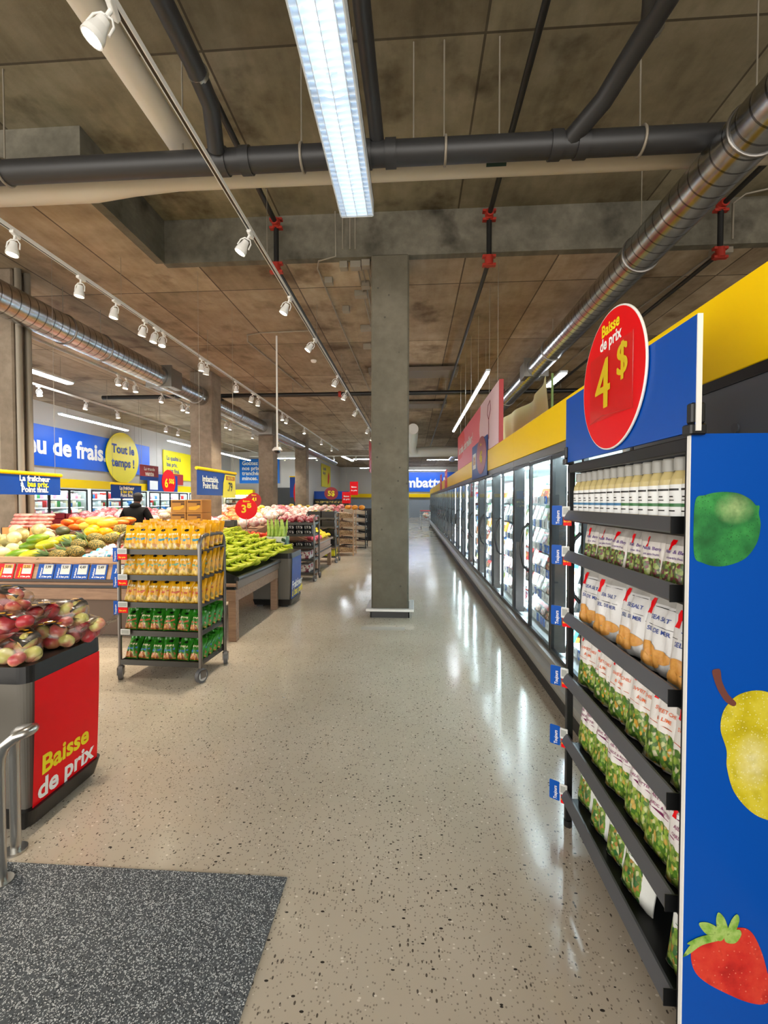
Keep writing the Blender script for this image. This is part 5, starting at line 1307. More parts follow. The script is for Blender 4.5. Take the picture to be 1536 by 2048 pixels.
me_net = MB().ell((0, 0, .04), .058, .045, .04, 12, 8, fn=lambda d: 1 + .08 * math.sin(7 * d.x + 5 * d.y)).mesh('netted_pack', foodmix('netted_pack', ['#dfe4e6', '#e9ecec', '#d8dcdc', '#4aa6c0', '#e6e6e4', '#c9452f', '#e8e8e6'], 30))
for i in range(14):
    x = -3.83 + (i % 4) * .09 + r.uniform(-.01, .01); y = 5.05 + (i // 4) * .11
    lay('netted_pack', me_net, f'white and blue printed fruit pack on the front table, {nth(i)} from the front board', 'fruit pack', onbed(x, y, .015 + .02 * (i % 2)), (0, r.uniform(-.4, .4), r.uniform(0, 3)), 'white and blue fruit packs')
me_pom = MB().ell((0, 0, .04), .044, .044, .041, 14, 9).cyl((0, 0, .078), (0, 0, .09), .008, .012, n=7).mesh('pomegranate', m_red)
for i in range(26):
    lvl = i // 18; q = i % 18
    x = -3.47 + (q % 4) * .088 + lvl * .04 + r.uniform(-.008, .008); y = 5.05 + (q // 4) * .095 + lvl * .05
    lay('pomegranate', me_pom, f'red pomegranate on the front table, {"upper" if lvl else "lower"} layer, {nth(q)} from the front board', 'pomegranate', onbed(x, y, .006 + lvl * .075), (r.uniform(-.6, .6), r.uniform(-.6, .6), 0), 'red pomegranates on the front table', r.uniform(.95, 1.12))
for i in range(12):
    x = -3.6 + (i % 4) * .12; y = 5.58 + (i // 4) * .13
    lay('red_apple', APM[0], f'loose red apple behind the pomegranates, {nth(i)} from the front', 'apple', onbed(x, y, .04), (r.uniform(-1, 1), r.uniform(-1, 1), 0), 'loose red apples', 1.15)
t = thing('carton_tray', 'shallow kraft carton tray behind the pale melons at the photo edge', 'carton', (-5.42, 5.9, deckz(5.9) + .06))
part('tray', MB().box(-.2, .2, -.1, -.09, -.02, .12).box(-.2, .2, .09, .1, 0, .12).box(-.2, -.19, -.1, .1, 0, .12).box(.19, .2, -.1, .1, 0, .12).box(-.2, .2, -.1, .1, -.06, .004), mat('orange_card', '#d89a58', .8), t)

# carrots, red packs on the table behind
m_car = skin_fruit('carrot_bag', ['#e8661a', '#f07c28', '#d95a14'], 14, .35)
me_car = MB().ell((0, 0, .05), .14, .07, .05, 14, 8, fn=lambda d: 1 + .07 * math.sin(14 * d.y + 3 * d.x)).mesh('carrot_bag', m_car)
me_pkt = MB().box(-.13, .13, -.08, .08, 0, .05, b=.02).mesh('meat_tray', skin_fruit('red_tray', ['#c9685e', '#d98f84', '#e6b8ac'], 14))
for i in range(20):
    lv = i // 12; q = i % 12
    lay('carrot_bag', me_car, f'orange carrot bag at the foot of the side column, {"upper" if lv else "lower"} layer, {nth(q)} from the column', 'bag of carrots', (-5.28 + (q % 4) * .27 + .08 * lv, 6.40 + (q // 4) * .17 + .06 * lv, 1.16 + .07 * lv + .03 * (q // 4)), (0, 0, r.uniform(-.5, .5)), 'orange carrot bags')
single('crate_stand', MB().box(-.6, .6, -.37, .37, 0, .44, b=.01), M_WOOD, 'wooden crate stand under the orange carrot bags', 'display stand', (-4.84, 6.7, .70))
for i in range(8):
    lay('meat_tray', me_pkt, f'pink wrapped tray beside the carrots, {nth(i)} from the column', 'wrapped tray', (-5.5 + (i % 2) * .27, 5.97 + (i // 2) * .03, 1.22 + .05 * (i // 2)), (0, 0, r.uniform(-.3, .3)), 'pink wrapped trays')

# bananas
m_ban = NT('banana_skin', '#b9c92a', .4); _p = m_ban.coord('Object')
m_ban.base(m_ban.ramp(m_ban.noise(_p, 11, 3), [(0.35, '#a3bd24'), (.52, '#c3cf32'), (.68, '#d9d648')])); m_ban = m_ban.m
def banana_me(i):
    a0 = (i - 2) * .17; P = []; n = 11
    for k in range(n):
        s = k / (n - 1); th = -.85 + 1.7 * s; rad = .112
        x = rad * math.sin(th) ; z = -rad * math.cos(th) + rad
        P.append(Vector((x * math.cos(a0) - (i - 2) * 0.0, x * math.sin(a0) + (i - 2) * .028 * min(1, s * 2 + .25), z)))
    rr_ = [.008, .009, .016, .0205, .022, .0225, .022, .0205, .016, .010, .005]
    return MB().tube(P, rr_, n=7).mesh('banana', m_ban)
BM = [banana_me(i) for i in range(5)]
BST = MB().ell((-.085, 0, .042), .018, .02, .014, 8, 6).mesh('bunch_crown', mat('banana_crown', '#6f7a22', .6))
BTIP = mat('banana_tip', '#3d3a18', .6)
def mk_bunch():
    t = thing('banana_bunch', '', 'bananas', group='banana bunches on the black trays')
    for m in BM: part('banana', m, t)
    part('crown', BST, t)
    return t
BB = {}
rb = random.Random(77)
# black trays: low on the aisle side, stepping up away from it
BX0, BX1, BY0, BY1 = -2.0, -3.05, 4.98, 7.42
def banz(x): return .71 + (BX0 - x) * .36
t = thing('banana_tray', 'black sloping plastic tray under the bananas', 'produce tray', (-2.5, 5.0, .66))
b = MB(); b.add([(.48, 0, .02), (.48, 2.4, .02), (-.55, 2.4, .40), (-.55, 0, .40), (.48, 0, 0), (.48, 2.4, 0), (-.55, 2.4, 0), (-.55, 0, 0)], [(0, 1, 2, 3), (0, 4, 5, 1), (1, 5, 6, 2), (2, 6, 7, 3), (3, 7, 4, 0)])
part('bed', b, black, t)
b = MB(); b.tube([(.50, -.02, .05), (.52, .8, .05), (.52, 1.55, .05)], .03, n=8); part('lip', b, mat('tray_lip', '#2a2a2b', .35), t)
b = MB(); b.box(.50, .515, -.03, 1.55, -.06, .03); part('price_rail', b, mat('rail_taupe', '#6f5f54', .4), t, 'taupe price rail')
part('front_wall', MB().add([(.5, -.01, 0), (-.55, -.01, 0), (-.55, -.01, .46), (.5, -.01, .08)], [(0, 3, 2, 1)]), black, t)
nrow = 7
for row in range(nrow):
    x = BX0 - .10 - row * .145
    ny = 15
    for j in range(ny):
        y = BY0 + .10 + j * .165 + (row % 2) * .05 + rb.uniform(-.02, .02)
        if y > BY1 or (row == 0 and y > 6.6 and False): continue
        a = rb.uniform(-.35, .35) + .35
        put(mk_bunch, BB, (x, y, banz(x) + .05 + rb.uniform(0, .02)), (rb.uniform(-.75, -.1), .18 + rb.uniform(-.2, .2), a), f'green-yellow banana bunch, {nth(row)} row up from the aisle, {nth(j)} along from the trolley', None, rb.uniform(1.0, 1.22))
# scale on a post and the round price sign
t = thing('hanging_scale', 'dark produce scale head on a thin post behind the bananas', 'scale', (-3.02, 7.25, .6))
part('head', MB().box(-.11, .11, -.06, .06, .57, .69, b=.015), mat('scale_brown', '#3a342c', .5), t); part('post', MB().cyl((0, 0, 0), (0, 0, .58), .012, n=8), black, t)
def disc_sign(label, loc, rad, price, rz=0.0, m=red, post=None):
    t = thing('price_sign', label, 'sign', loc, rz)
    part('disc', MB().poly(circ(0, 0, rad, n=40), frame((0, 0, 0)), depth=.008), m, t, 'red disc')
    b = MB(); text(b, price, 0, -.35 * rad, rad * 1.0, 0, frame((0, -.003, 0)), .03); text(b, "Baisse", 0, .62 * rad, rad * .25, 0, frame((0, -.003, 0)), .02); part('lettering', b, txy, t, 'yellow lettering')
    if post: part('post', MB().cyl((0, .006, -post), (0, .006, -rad * .9), .008, n=6), steel, t)
    return t
disc_sign('round red 3.5 dollar sign over the tomatoes', (-3.25, 8.6, 1.45), .21, "3\u2075", .25, post=1.45)
disc_sign('small dark red price disc behind the 3.5 dollar sign', (-4.25, 11.8, 1.62), .2, "4\u00b9", .6, dred, post=1.62)

# tomatoes
me_tom = MB().ell((0, 0, .034), .04, .04, .033, 12, 8).mesh('tomato', skin_fruit('tomato_skin', ['#d8361c', '#e8512a', '#c22a18'], 9, .3))
single('tomato_stand', MB().add([(-.65, -.55, .02), (.65, -.55, .02), (.65, .5, .36), (-.65, .5, .36), (-.65, -.55, 0), (.65, -.55, 0), (.65, .5, 0), (-.65, .5, 0)], [(0, 1, 2, 3), (0, 4, 5, 1), (1, 5, 6, 2), (2, 6, 7, 3), (3, 7, 4, 0), (4, 7, 6, 5)]), M_WOOD, 'sloping wooden stand under the red tomatoes', 'display stand', (-3.2, 7.92, .6))
for row in range(9):
    for j in range(13):
        y = 7.46 + row * .108; lay('tomato', me_tom, f'red tomato on the sloping stand, {nth(row)} row up, {nth(12 - j)} from the aisle', 'tomato', (-3.78 + j * .095 + r.uniform(-.01, .01), y, .625 + (y - 7.37) * .324 + r.uniform(0, .03)), (r.uniform(-.5, .5), r.uniform(-.5, .5), 0), 'red tomatoes on the stand', r.uniform(1.05, 1.25))
# celery and leek stems by the dark trolley
me_cel = MB().tube([(0, 0, 0), (.01, 0, .15), (.0, .01, .3)], [.03, .028, .012], n=8).mesh('celery_stick', skin_fruit('celery_skin', ['#8fb53a', '#b3cc5e', '#6f9a2e'], 12, .4))
for i in range(10): lay('celery_stick', me_cel, f'upright green celery bunch beside the dark punnet trolley, {nth(i)} from the tomatoes', 'celery', (-2.52 + (i % 5) * .065, 7.72 + (i // 5) * .09, .98 + .0 * i), (r.uniform(-.2, .2), r.uniform(-.2, .2), 0), 'upright celery')
single('celery_crate', MB().box(-.2, .2, -.13, .13, 0, .38, b=.008), foodmix('packed_greens', ['#c9d6c0', '#3f7a4a', '#e2e6dc', '#7fae5a', '#dfe4da', '#20452a'], 16), 'stack of green and white packed celery beside the dark punnet trolley', 'crate', (-2.4, 7.76, .6))

# cardboard boxes with banana prints
def mk_box():
    t = thing('banana_carton', '', 'carton', group='stacked banana cartons')
    part('carton', MB().box(-.145, .145, -.2, .2, 0, .24, b=.004), M_CARD, t)
    b = MB().poly([(-.1, .05), (.02, .045), (.11, .10), (.1, .15), (.05, .12), (-.06, .11), (-.11, .1)], frame((0, -.202, 0))); part('banana_print', b, mat('carton_yellow', '#d9a52a', .7), t, 'yellow print')
    b = MB().box(-.12, .12, -.2025, -.2, .185, .215).box(.05, .12, -.2025, -.2, .14, .175); part('print_band', b, mat('carton_ink', '#5a3d22', .7), t)
    return t
BXS = {}
for i, (x, z) in enumerate(((-4.35, 1.14), (-4.05, 1.14), (-4.35, 1.385), (-4.05, 1.385))):
    put(mk_box, BXS, (x, 8.3, z), r.uniform(-.03, .03), f'banana carton in the stack beside the person in black, {"lower" if z < 1.3 else "upper"} row, {"closer to the person" if x < -4.2 else "farther from the person"}')
single('carton_stand', MB().box(-.4, .4, -.25, .25, 0, 1.14), M_WOOD, 'wooden plinth under the banana cartons', 'display stand', (-4.2, 8.35, 0))

# dark punnets on the second trolley
def mk_pun():
    t = thing('fruit_punnet', '', 'fruit punnet', group='dark punnets on the trolley')
    part('tray', MB().box(-.08, .08, -.06, .06, 0, .095, b=.012), mat('punnet_dark', '#1f1c1e', .3), t)
    part('label', MB().box(-.06, .06, -.0625, -.06, .02, .07), foodmix('punnet_label', ['#1f1c1e', '#e0dcd6', '#2a2624', '#c9c4bc', '#1f1c1e'], 60), t)
    return t
def mk_pun2():
    t = thing('berry_box', '', 'fruit punnet', group='pale berry boxes on the trolley')
    part('tray', MB().box(-.13, .13, -.1, .1, 0, .16, b=.02), foodmix('berry_box', ['#d3c8c2', '#a9474f', '#e0d9d2', '#7d3b4a', '#cfc6bf'], 28), t)
    return t
P1, P2 = {}, {}
for si, z in enumerate((1.16, .93, .685, .43, .165)):
    if si == 0: continue
    if si < 3:
        for row in range(3):
            for lv in range(2 if si == 1 else 1):
                for i in range(4): put(mk_pun, P1, (-2.62 + i * .175, 8.92 + row * .13, z + .002 + lv * .097), r.uniform(-.05, .05), f'dark fruit punnet on the second trolley, {nth(si)} shelf, {"upper " if lv else ""}{nth(row)} row, {nth(3 - i)} from aisle')
    else:
        for row in range(2):
            for i in range(2): put(mk_pun2, P2, (-2.52 + i * .33, 8.94 + row * .23, z + .002), r.uniform(-.05, .05), f'pale berry box on the second trolley, {nth(si)} shelf, {nth(row)} row, {"aisle end" if i else "inner end"}')
me_bagp = MB().ell((0, 0, .07), .10, .075, .075, 14, 9, fn=lambda d: 1 + .06 * math.sin(9 * d.x + 6 * d.y + 4 * d.z)).mesh('onion_bag', foodmix('red_mesh_bag', ['#b8404a', '#d9a0a0', '#a02f3a', '#e2c4c0', '#c96a6e', '#8a2430'], 30))
for i in range(12): lay('onion_bag', me_bagp, f'red netted bag on the top of the second trolley, {nth(i)} from the column side', 'net bag', (-2.06 - (i % 4) * .19, 8.9 + (i // 4) * .14, 1.163 + .01 * (i // 4)), (0, 0, r.uniform(0, 3)), 'red netted bags on the second trolley', .95)

# yellow and pink fruit on the table past the trolley
single('fruit_stand', MB().add([(.5, -.85, .16), (.5, .85, .16), (-.5, .85, .56), (-.5, -.85, .56), (.5, -.85, 0), (.5, .85, 0), (-.5, .85, 0), (-.5, -.85, 0)], [(0, 1, 2, 3), (0, 4, 5, 1), (1, 5, 6, 2), (2, 6, 7, 3), (3, 7, 4, 0), (4, 7, 6, 5)]), M_WOOD, 'sloping wooden bed under the yellow and pink fruit', 'display stand', (-2.57, 10.35, .52))
single('table_rail', MB().tube([(-2.03, 9.45, .68), (-2.03, 11.2, .68)], .028, n=8), mat('rail_taupe', '#6f5f54', .4), 'taupe price rail along the yellow fruit table', 'price rail')
me_lem = MB().ell((0, 0, .035), .048, .037, .036, 12, 8, fn=lambda d: 1 + .1 * abs(d.x) ** 8).mesh('yellow_fruit', skin_fruit('yellow_fruit_skin', ['#e6c81a', '#f0d82e', '#d9b40e'], 8, .35))
me_pnk = MB().ell((0, 0, .04), .06, .045, .042, 12, 8).mesh('pink_fruit', skin_fruit('pink_fruit_skin', ['#d84a6a', '#e87088', '#e89a8a'], 8, .35))
for row in range(9):
    for j in range(14):
        y = 9.6 + j * .115; x = -2.12 - row * .1; pink = (j < 5 and row < 4) 
        lay('pink_fruit' if pink else 'yellow_fruit', me_pnk if pink else me_lem, f'{"pink" if pink else "yellow"} fruit on the table past the dark trolley, {nth(row)} row up, {nth(j)} along', 'fruit', (x + r.uniform(-.01, .01), y + r.uniform(-.01, .01), .70 + (-2.07 - x) * .40 + r.uniform(0, .03)), (r.uniform(-.5, .5), r.uniform(-.5, .5), r.uniform(0, 3)), 'yellow and pink fruit on the sloping bed', r.uniform(1.05, 1.2))

# crates on the third trolley and the racks beyond
def crate(name, m, dim, m2):
    def mk():
        t = thing(name, '', 'crate', group=name.replace('_', ' ') + 's'); w, d, h = dim
        b = MB().box(-w, w, -d, -d + .012, 0, h).box(-w, w, d - .012, d, 0, h).box(-w, -w + .012, -d, d, 0, h).box(w - .012, w, -d, d, 0, h).box(-w, w, -d, d, 0, .012)
        part('crate', b, m, t); part('contents', MB().surf(lambda u, v: ((u - .5) * 1.9 * w, (v - .5) * 1.9 * d, h * (.8 + .35 * math.sin(PI * u) * math.sin(PI * v)) + .01 * math.sin(40 * u) * math.sin(34 * v)), 14, 10), m2, t)
        return t
    return mk
m_bask = foodmix('wicker', ['#a98a66', '#8a6c4c', '#c0a27c', '#755a3e'], 70, .8)
m_bread = foodmix('wrapped_goods', ['#c9b49a', '#8a5a4a', '#dccdb8', '#a98a70', '#6a3a36', '#b9a48c'], 22)
k1, k2, k3, k4 = {}, {}, {}, {}
for si, z in enumerate((1.16, .93, .685, .43)):
    for i in range(2): put(crate('black_crate', black, (.17, .2, .17), foodmix('green_goods', ['#3a5a2a', '#d9d3c0', '#5a7a3a', '#e0b04a'], 25)), k1, (-2.56 + i * .36, 11.74, z + .003), 0, f'black crate on the third trolley, {nth(si)} shelf from the top, {"aisle" if i else "inner"} side')
for i in range(2): put(crate('yellow_crate', mat('crate_yellow', '#d9cf1a', .4), (.17, .2, .15), mat('yellow_bag', '#e0d02a', .4)), k2, (-2.56 + i * .36, 11.74, .17), 0, f'yellow crate on the bottom of the third trolley, {"aisle" if i else "inner"} side')
t = thing('wicker_rack', 'rack of tilted wicker baskets past the third trolley', 'rack', (-2.05, 13.3, 0))
for x in (-.32, .32):
    for y in (-.3, .3): part('post', MB().box(x - .015, x + .015, y - .015, y + .015, 0, 1.35), M_WOODP, t)
for k in range(5): part('shelf_bar', MB().box(-.32, .32, -.3, .3, .1 + k * .25, .115 + k * .25), M_WOODP, t)
for k in range(5): put(crate('wicker_basket', m_bask, (.29, .26, .13), m_bread), k3, (-2.05, 13.3, .118 + k * .25), (0, 0.1, 0), f'wicker basket in the rack past the third trolley, {nth(k)} from the floor')
t = thing('wicker_rack', 'farther rack of wrapped goods crowned with orange squash', 'rack', (-2.0, 15.4, 0))
for x in (-.4, .4):
    for y in (-.3, .3): part('post', MB().box(x - .015, x + .015, y - .015, y + .015, 0, 1.3), blackm, t)
for k in range(5): part('shelf_bar', MB().box(-.4, .4, -.3, .3, .1 + k * .26, .115 + k * .26), blackm, t)
for k in range(5): put(crate('goods_basket', mat('basket_pale', '#b9a58c', .7), (.37, .27, .14), m_bread), k4, (-2.0, 15.4, .118 + k * .26), (0, .12, 0), f'pale basket of wrapped goods in the farther rack, {nth(k)} from the floor')
me_osq = MB().ell((0, 0, .08), .1, .1, .08, 14, 9).mesh('orange_squash', skin_fruit('orange_squash_skin', ['#e8881a', '#f0a02a', '#d97614'], 7, .4))
for i in range(6): lay('orange_squash', me_osq, f'orange squash on top of the farther goods rack, {nth(i)} from the aisle', 'squash', (-1.75 - (i % 3) * .24, 15.25 + (i // 3) * .22, 1.3), (r.uniform(-.2, .2), 0, 0), 'orange squashes')
single('dark_rack', MB().box(-.3, .3, -.25, -.23, 0, 1.3).box(-.3, .3, .23, .25, 0, 1.3).box(-.3, .3, -.25, .25, .1, .12).box(-.3, .3, -.25, .25, .4, .42).box(-.3, .3, -.25, .25, .7, .72).box(-.3, .3, -.25, .25, 1.0, 1.02), blackm, 'dark shelf rack at the far end of the produce aisle', 'rack', (-1.9, 18.3, 0))
t = thing('slim_rack', 'slim black snack rack half hidden behind the central column', 'rack', (-.29, 8.9, 0))
part('frame', MB().box(-.2, .2, -.02, .02, .6, 1.72).box(-.2, .2, .02, .25, .6, .62).box(-.2, .2, .02, .25, 1.0, 1.02).box(-.2, .2, .02, .25, 1.4, 1.42).cyl((0, .1, 0), (0, .1, .62), .02, n=8).box(-.2, .2, 0, .25, 0, .03), blackm, t)

# broad far tables of bagged produce
cols = [('pink-white netted', foodmix('pale_net_bag', ['#e0cfc8', '#d9a8a4', '#efe6de', '#c97a7a', '#e6d8c8'], 26)), ('cream', foodmix('cream_bag', ['#e6dcc6', '#d3c09a', '#efe8da', '#c9b088'], 22)), ('pink', foodmix('pink_bag', ['#d98a92', '#c9606e', '#e8b8b8', '#b8485a'], 24)), ('orange', foodmix('orange_bag', ['#e0803a', '#d9622a', '#eaa860', '#c9552a'], 22)), ('yellow', foodmix('yellow_bag', ['#e0c43a', '#d9ae2a', '#ecdc7a'], 22))]
me_far = [MB().ell((0, 0, .08), .125, .09, .08, 12, 8, fn=lambda d: 1 + .07 * math.sin(8 * d.x + 5 * d.y)).mesh('produce_bag', m) for _, m in cols]
def heap(x0, x1, y0, y1, z0, z1, kinds, what, nx, ny, base_z):
    single('bag_stand', MB().add([(x0, y0, z0 - .02), (x1, y0, z0 - .02), (x1, y1, z1 - .02), (x0, y1, z1 - .02), (x0, y0, base_z), (x1, y0, base_z), (x1, y1, base_z), (x0, y1, base_z)], [(0, 1, 2, 3), (0, 4, 5, 1), (1, 5, 6, 2), (2, 6, 7, 3), (3, 7, 4, 0), (4, 7, 6, 5)]), M_WOOD, f'sloping wooden stand under produce bags, {what}', 'display stand')
    for j in range(ny):
        for i in range(nx):
            k = kinds[int(i * len(kinds) / nx + r.uniform(-.3, .3)) % len(kinds)]; v = (j + .5) / ny
            lay('produce_bag', me_far[k], f'{cols[k][0]} produce bag, {what}, {nth(j)} row up, {nth(nx - 1 - i)} from aisle', 'produce bag', (x0 + (x1 - x0) * (i + .5) / nx + r.uniform(-.02, .02), y0 + (y1 - y0) * v, z0 + (z1 - z0) * v - .01 + r.uniform(0, .03)), (0, 0, r.uniform(0, 3)), what, r.uniform(1.0, 1.3))
heap(-6.3, -2.95, 12.4, 14.6, 1.02, 1.3, (0, 3, 4, 0, 2, 0, 0), 'table before the deli', 16, 5, .8)
heap(-8.8, -6.75, 7.3, 8.9, .80, .95, (1, 0, 3, 1), 'table before the person in black', 9, 4, .6)
heap(-8.7, -6.35, 10.7, 12.3, 1.05, 1.25, (2, 0, 2, 1), 'table past the person in black', 10, 4, .8)
heap(-5.7, -4.6, 9.0, 11.0, .9, 1.05, (0, 2, 0), 'stand by the second column', 6, 5, 0.0)
heap(-4.4, -3.3, 9.3, 11.6, 1.0, 1.22, (3, 1, 0), 'stand behind the tomatoes', 5, 5, 0.0)
heap(-9.0, -2.5, 17.3, 19.3, 1.1, 1.3, (0, 1, 0, 4, 0, 2), 'farthest stand', 18, 3, 0.0)
# red crates by the fridges
k5 = {}
for i in range(8): put(crate('red_crate', mat('crate_red', '#9c1f2a', .5), (.2, .15, .14), mat('dark_berries', '#7a1a26', .4)), k5, (-11.0 + (i % 4) * .43, 12.4, .95 + (i // 4) * .15), 0, f'red berry crate by the wall fridges, {"upper" if i > 3 else "lower"} layer, {nth(3 - i % 4)} from the aisle')
single('crate_plinth', MB().box(-.9, .9, -.3, .3, 0, .95), M_WOOD, 'dark plinth under the red berry crates', 'display stand', (-10.35, 12.45, 0))

# ------------------------------------------------------------------ wall fridges
def make_fridge():
    t = thing('wall_fridge', '', 'fridge', group='wall fridges'); L_ = 3.4
    part('liner', MB().box(0, L_, .6, .65, 0, 2.05).box(0, L_, 0, .65, 0, .3).box(0, L_, 0, .65, 1.98, 2.05).box(0, .03, 0, .6, .3, 1.98), M_FRZ, t)
    for k in range(5): part('shelf', MB().box(.02, L_ - .02, .1, .6, .5 + k * .29, .52 + k * .29), shelf_m, t); part('led_strip', MB().box(.05, L_ - .05, .085, .1, .495 + k * .29, .503 + k * .29), frz_led, t, 'lit strip')
    part('led_strip', MB().box(.05, L_ - .05, .04, .08, 1.94, 1.97), frz_led, t, 'lit strip')
    for i in range(4):
        x0 = i * .85; d = MB().box(x0, x0 + .05, -.03, 0, .3, 2.0).box(x0 + .8, x0 + .85, -.03, 0, .3, 2.0).box(x0, x0 + .85, -.03, 0, .3, .36).box(x0, x0 + .85, -.03, 0, 1.94, 2.0)
        dd = part('door', d, mat('door_frame_black', '#1d1d1e', .35), t); part('glass', MB().add([(x0 + .05, -.016, .36), (x0 + .8, -.016, .36), (x0 + .8, -.016, 1.94), (x0 + .05, -.016, 1.94)], [(0, 1, 2, 3)]), M_GLASS, dd, 'clear glass'); part('handle', MB().tube([(x0 + .76, -.03, .9), (x0 + .76, -.08, 1.0), (x0 + .76, -.08, 1.25), (x0 + .76, -.03, 1.35)], .012, n=6), black, dd)
    return t
WF = {}
for i in range(4): put(make_fridge, WF, (-11.65, 12.0 + i * 3.6, 0), PI / 2, f'glass-door fridge along the wall under the blue sign, {nth(i)} from the entrance')
b = MB(); rr = random.Random(4)
for i in range(4):
    for k in range(6):
        y = 12.06 + i * 3.6; z = (.30 if k == 0 else .52 + (k - 1) * .29)
        while y < 15.3 + i * 3.6: w = rr.uniform(.07, .16); b.box(-12.1, -11.8, y, y + w, z + .002, z + rr.uniform(.12, .24), rr.choice((0, 0, 0, 0, 0, 0, 1, 2, 3, 5, 6, 6))); y += w + .01
stuff('fridge_goods', b, [pw, pb, pr, pg, po, mat('pack_pink', '#dc8aa0', .4), py], 'rows of white and coloured packages behind the wall fridge doors', 'chilled food')

# ------------------------------------------------------------------ hanging and wall signs on the produce side
t = thing('wall_sign', 'long bright blue wall sign reading eu de frais', 'sign', (-12.38, 8.0, 2.78), PI / 2)
part('board', MB().box(0, 12.4, -.05, 0, 0, 1.36), bblue, t)
b = MB(); text(b, "Peu de frais.", 9.42, .42, .86, 0, frame((0, -.06, 0)), .035, 'RIGHT'); part('lettering', b, txw, t, 'white lettering')
t = thing('round_sign', 'big lemon yellow round sign reading Tout le temps', 'sign', (-12.3, 18.35, 3.42), PI / 2)
part('disc', MB().poly(circ(0, 0, 1.06, n=56), frame((0, -.06, 0)), depth=.04), lemon, t)
b = MB(); text(b, "Tout le", 0, .18, .5, 0, frame((0, -.07, 0)), .03); text(b, "temps !", 0, -.38, .5, 0, frame((0, -.07, 0)), .03); part('lettering', b, txn, t, 'blue lettering')
for x in (-.8, .8): part('hanger_wire', MB().cyl((x, -.05, .8), (x, -.05, ZL - 3.42), .005, n=5), M_COND, t)
t = thing('wall_sign', 'lemon yellow square sign on the wall between the column and the deli', 'sign', (-12.38, 21.6, 2.7), PI / 2)
part('board', MB().box(0, 3.0, -.05, 0, 0, 1.45), lemon, t); b = MB()
for k, s_ in enumerate(("La qualité à", "bas prix,", "point final.")): text(b, s_, .25, .98 - k * .32, .3, 0, frame((0, -.06, 0)), .02, 'LEFT')
part('lettering', b, txn, t, 'blue lettering')
t = thing('wall_sign', 'bright blue deli sign reading Goûtez nos prix tranchés minces', 'sign', (-11.75, 29.9, 2.8))
part('board', MB().box(0, 2.75, 0, .05, 0, 1.65), mat('sky_sign_blue', '#0a74d8', .4), t); b = MB()
for k, s_ in enumerate(("Goûtez", "nos prix", "tranchés", "minces.")): text(b, s_, .18, 1.24 - k * .34, .36, 0, frame((0, -.01, 0)), .03, 'LEFT')
part('lettering', b, txw, t, 'white lettering')
t = thing('wall_sign', 'tall lemon yellow sign on the wall past the deli', 'sign', (-7.18, 35.0, 2.75), PI / 2)
part('board', MB().box(0, 3.6, -.05, 0, 0, 1.8), lemon, t)
b = MB(); text(b, "La qualité", .3, 1.35, .34, 0, frame((0, -.06, 0)), .02, 'LEFT'); text(b, "bas prix", .3, 1.0, .34, 0, frame((0, -.06, 0)), .02, 'LEFT'); part('lettering', b, txn, t, 'blue lettering')
part('red_pepper_print', MB().poly([(2.4, .2), (2.9, .4), (3.1, .9), (2.8, 1.3), (2.4, 1.0), (2.3, .5)], frame((0, -.06, 0))), red, t)
def hang_sign(label, x, y0, y1, z0, z1, words, m=navy, size=.085, posts=True):
    t = thing('hanging_sign', label, 'sign', (x, y0, z0), PI / 2); L_ = y1 - y0; H_ = z1 - z0
    part('board', MB().box(0, L_, 0, .012, 0, H_), m, t); part('top_tube', MB().cyl((-.02, .006, H_ + .02), (L_ + .02, .006, H_ + .02), .025, n=10), yellow, t, 'yellow tube')
    for ws, col, nm in words:
        b = MB()
        for s_, xx, zz, sc in ws: text(b, s_, xx * L_, zz * H_, size * sc, 0, frame((0, -.004, 0)), .03)
        part('lettering', b, col, t, nm)
    for xx in (.08, L_ - .08): part('hanger_wire', MB().cyl((xx, .006, H_ + .04), (xx, .006, ZL - z0), .003, n=5), M_COND, t)
    return t
hang_sign('blue hanging sign reading La fraîcheur à bas prix before the side column', -4.86, 4.95, 5.92, 1.68, 1.93, ((((u"La fraîcheur", .57, .70, 1), ("Point final.", .57, .14, 1), (u"à", .37, .42, 1)), txw, 'white lettering'), ((("bas prix.", .62, .42, 1),), txy, 'yellow lettering')), size=.098)
hang_sign('small blue hanging sign reading La fraîcheur à bas prix over the wall side produce', -9.0, 12.9, 14.4, 1.68, 2.1, ((((u"La fraîcheur", .5, .66, 1), ("Point final.", .5, .12, 1)), txw, 'white lettering'), (((u"à bas prix.", .5, .4, 1),), txy, 'yellow lettering')), size=.15)
t = hang_sign('blue hanging sign reading Imbattable Point final with a yellow price card', -3.12, 6.35, 7.75, 1.69, 2.06, (((("Imbattable.", .30, .55, 1), ("Point final.", .30, .28, 1)), txw, 'white lettering'),), size=.125)
part('price_card', MB().poly([(.85, -.03), (1.37, -.03), (1.37, .35), (.95, .35), (.88, .2)], frame((0, -.008, 0)), depth=.004), lemon, t, 'yellow card')
part('card_header', MB().box(.98, 1.34, -.010, -.008, .26, .33), mat('card_rust', '#b8601c', .4), t); b = MB(); text(b, "BAS PRIX", 1.16, .275, .06, 0, frame((0, -.012, 0)), .02); part('lettering', b, txy, t)
b = MB(); text(b, ".79", 1.14, .08, .2, 0, frame((0, -.010, 0)), .03, sx=.85); part('price_figure', b, txk, t, 'black price')
t = thing('hanging_sign', 'small red sign reading La grande vente hung before the yellow circle', 'sign', (-9.6, 15.3, 2.35), PI / 2)
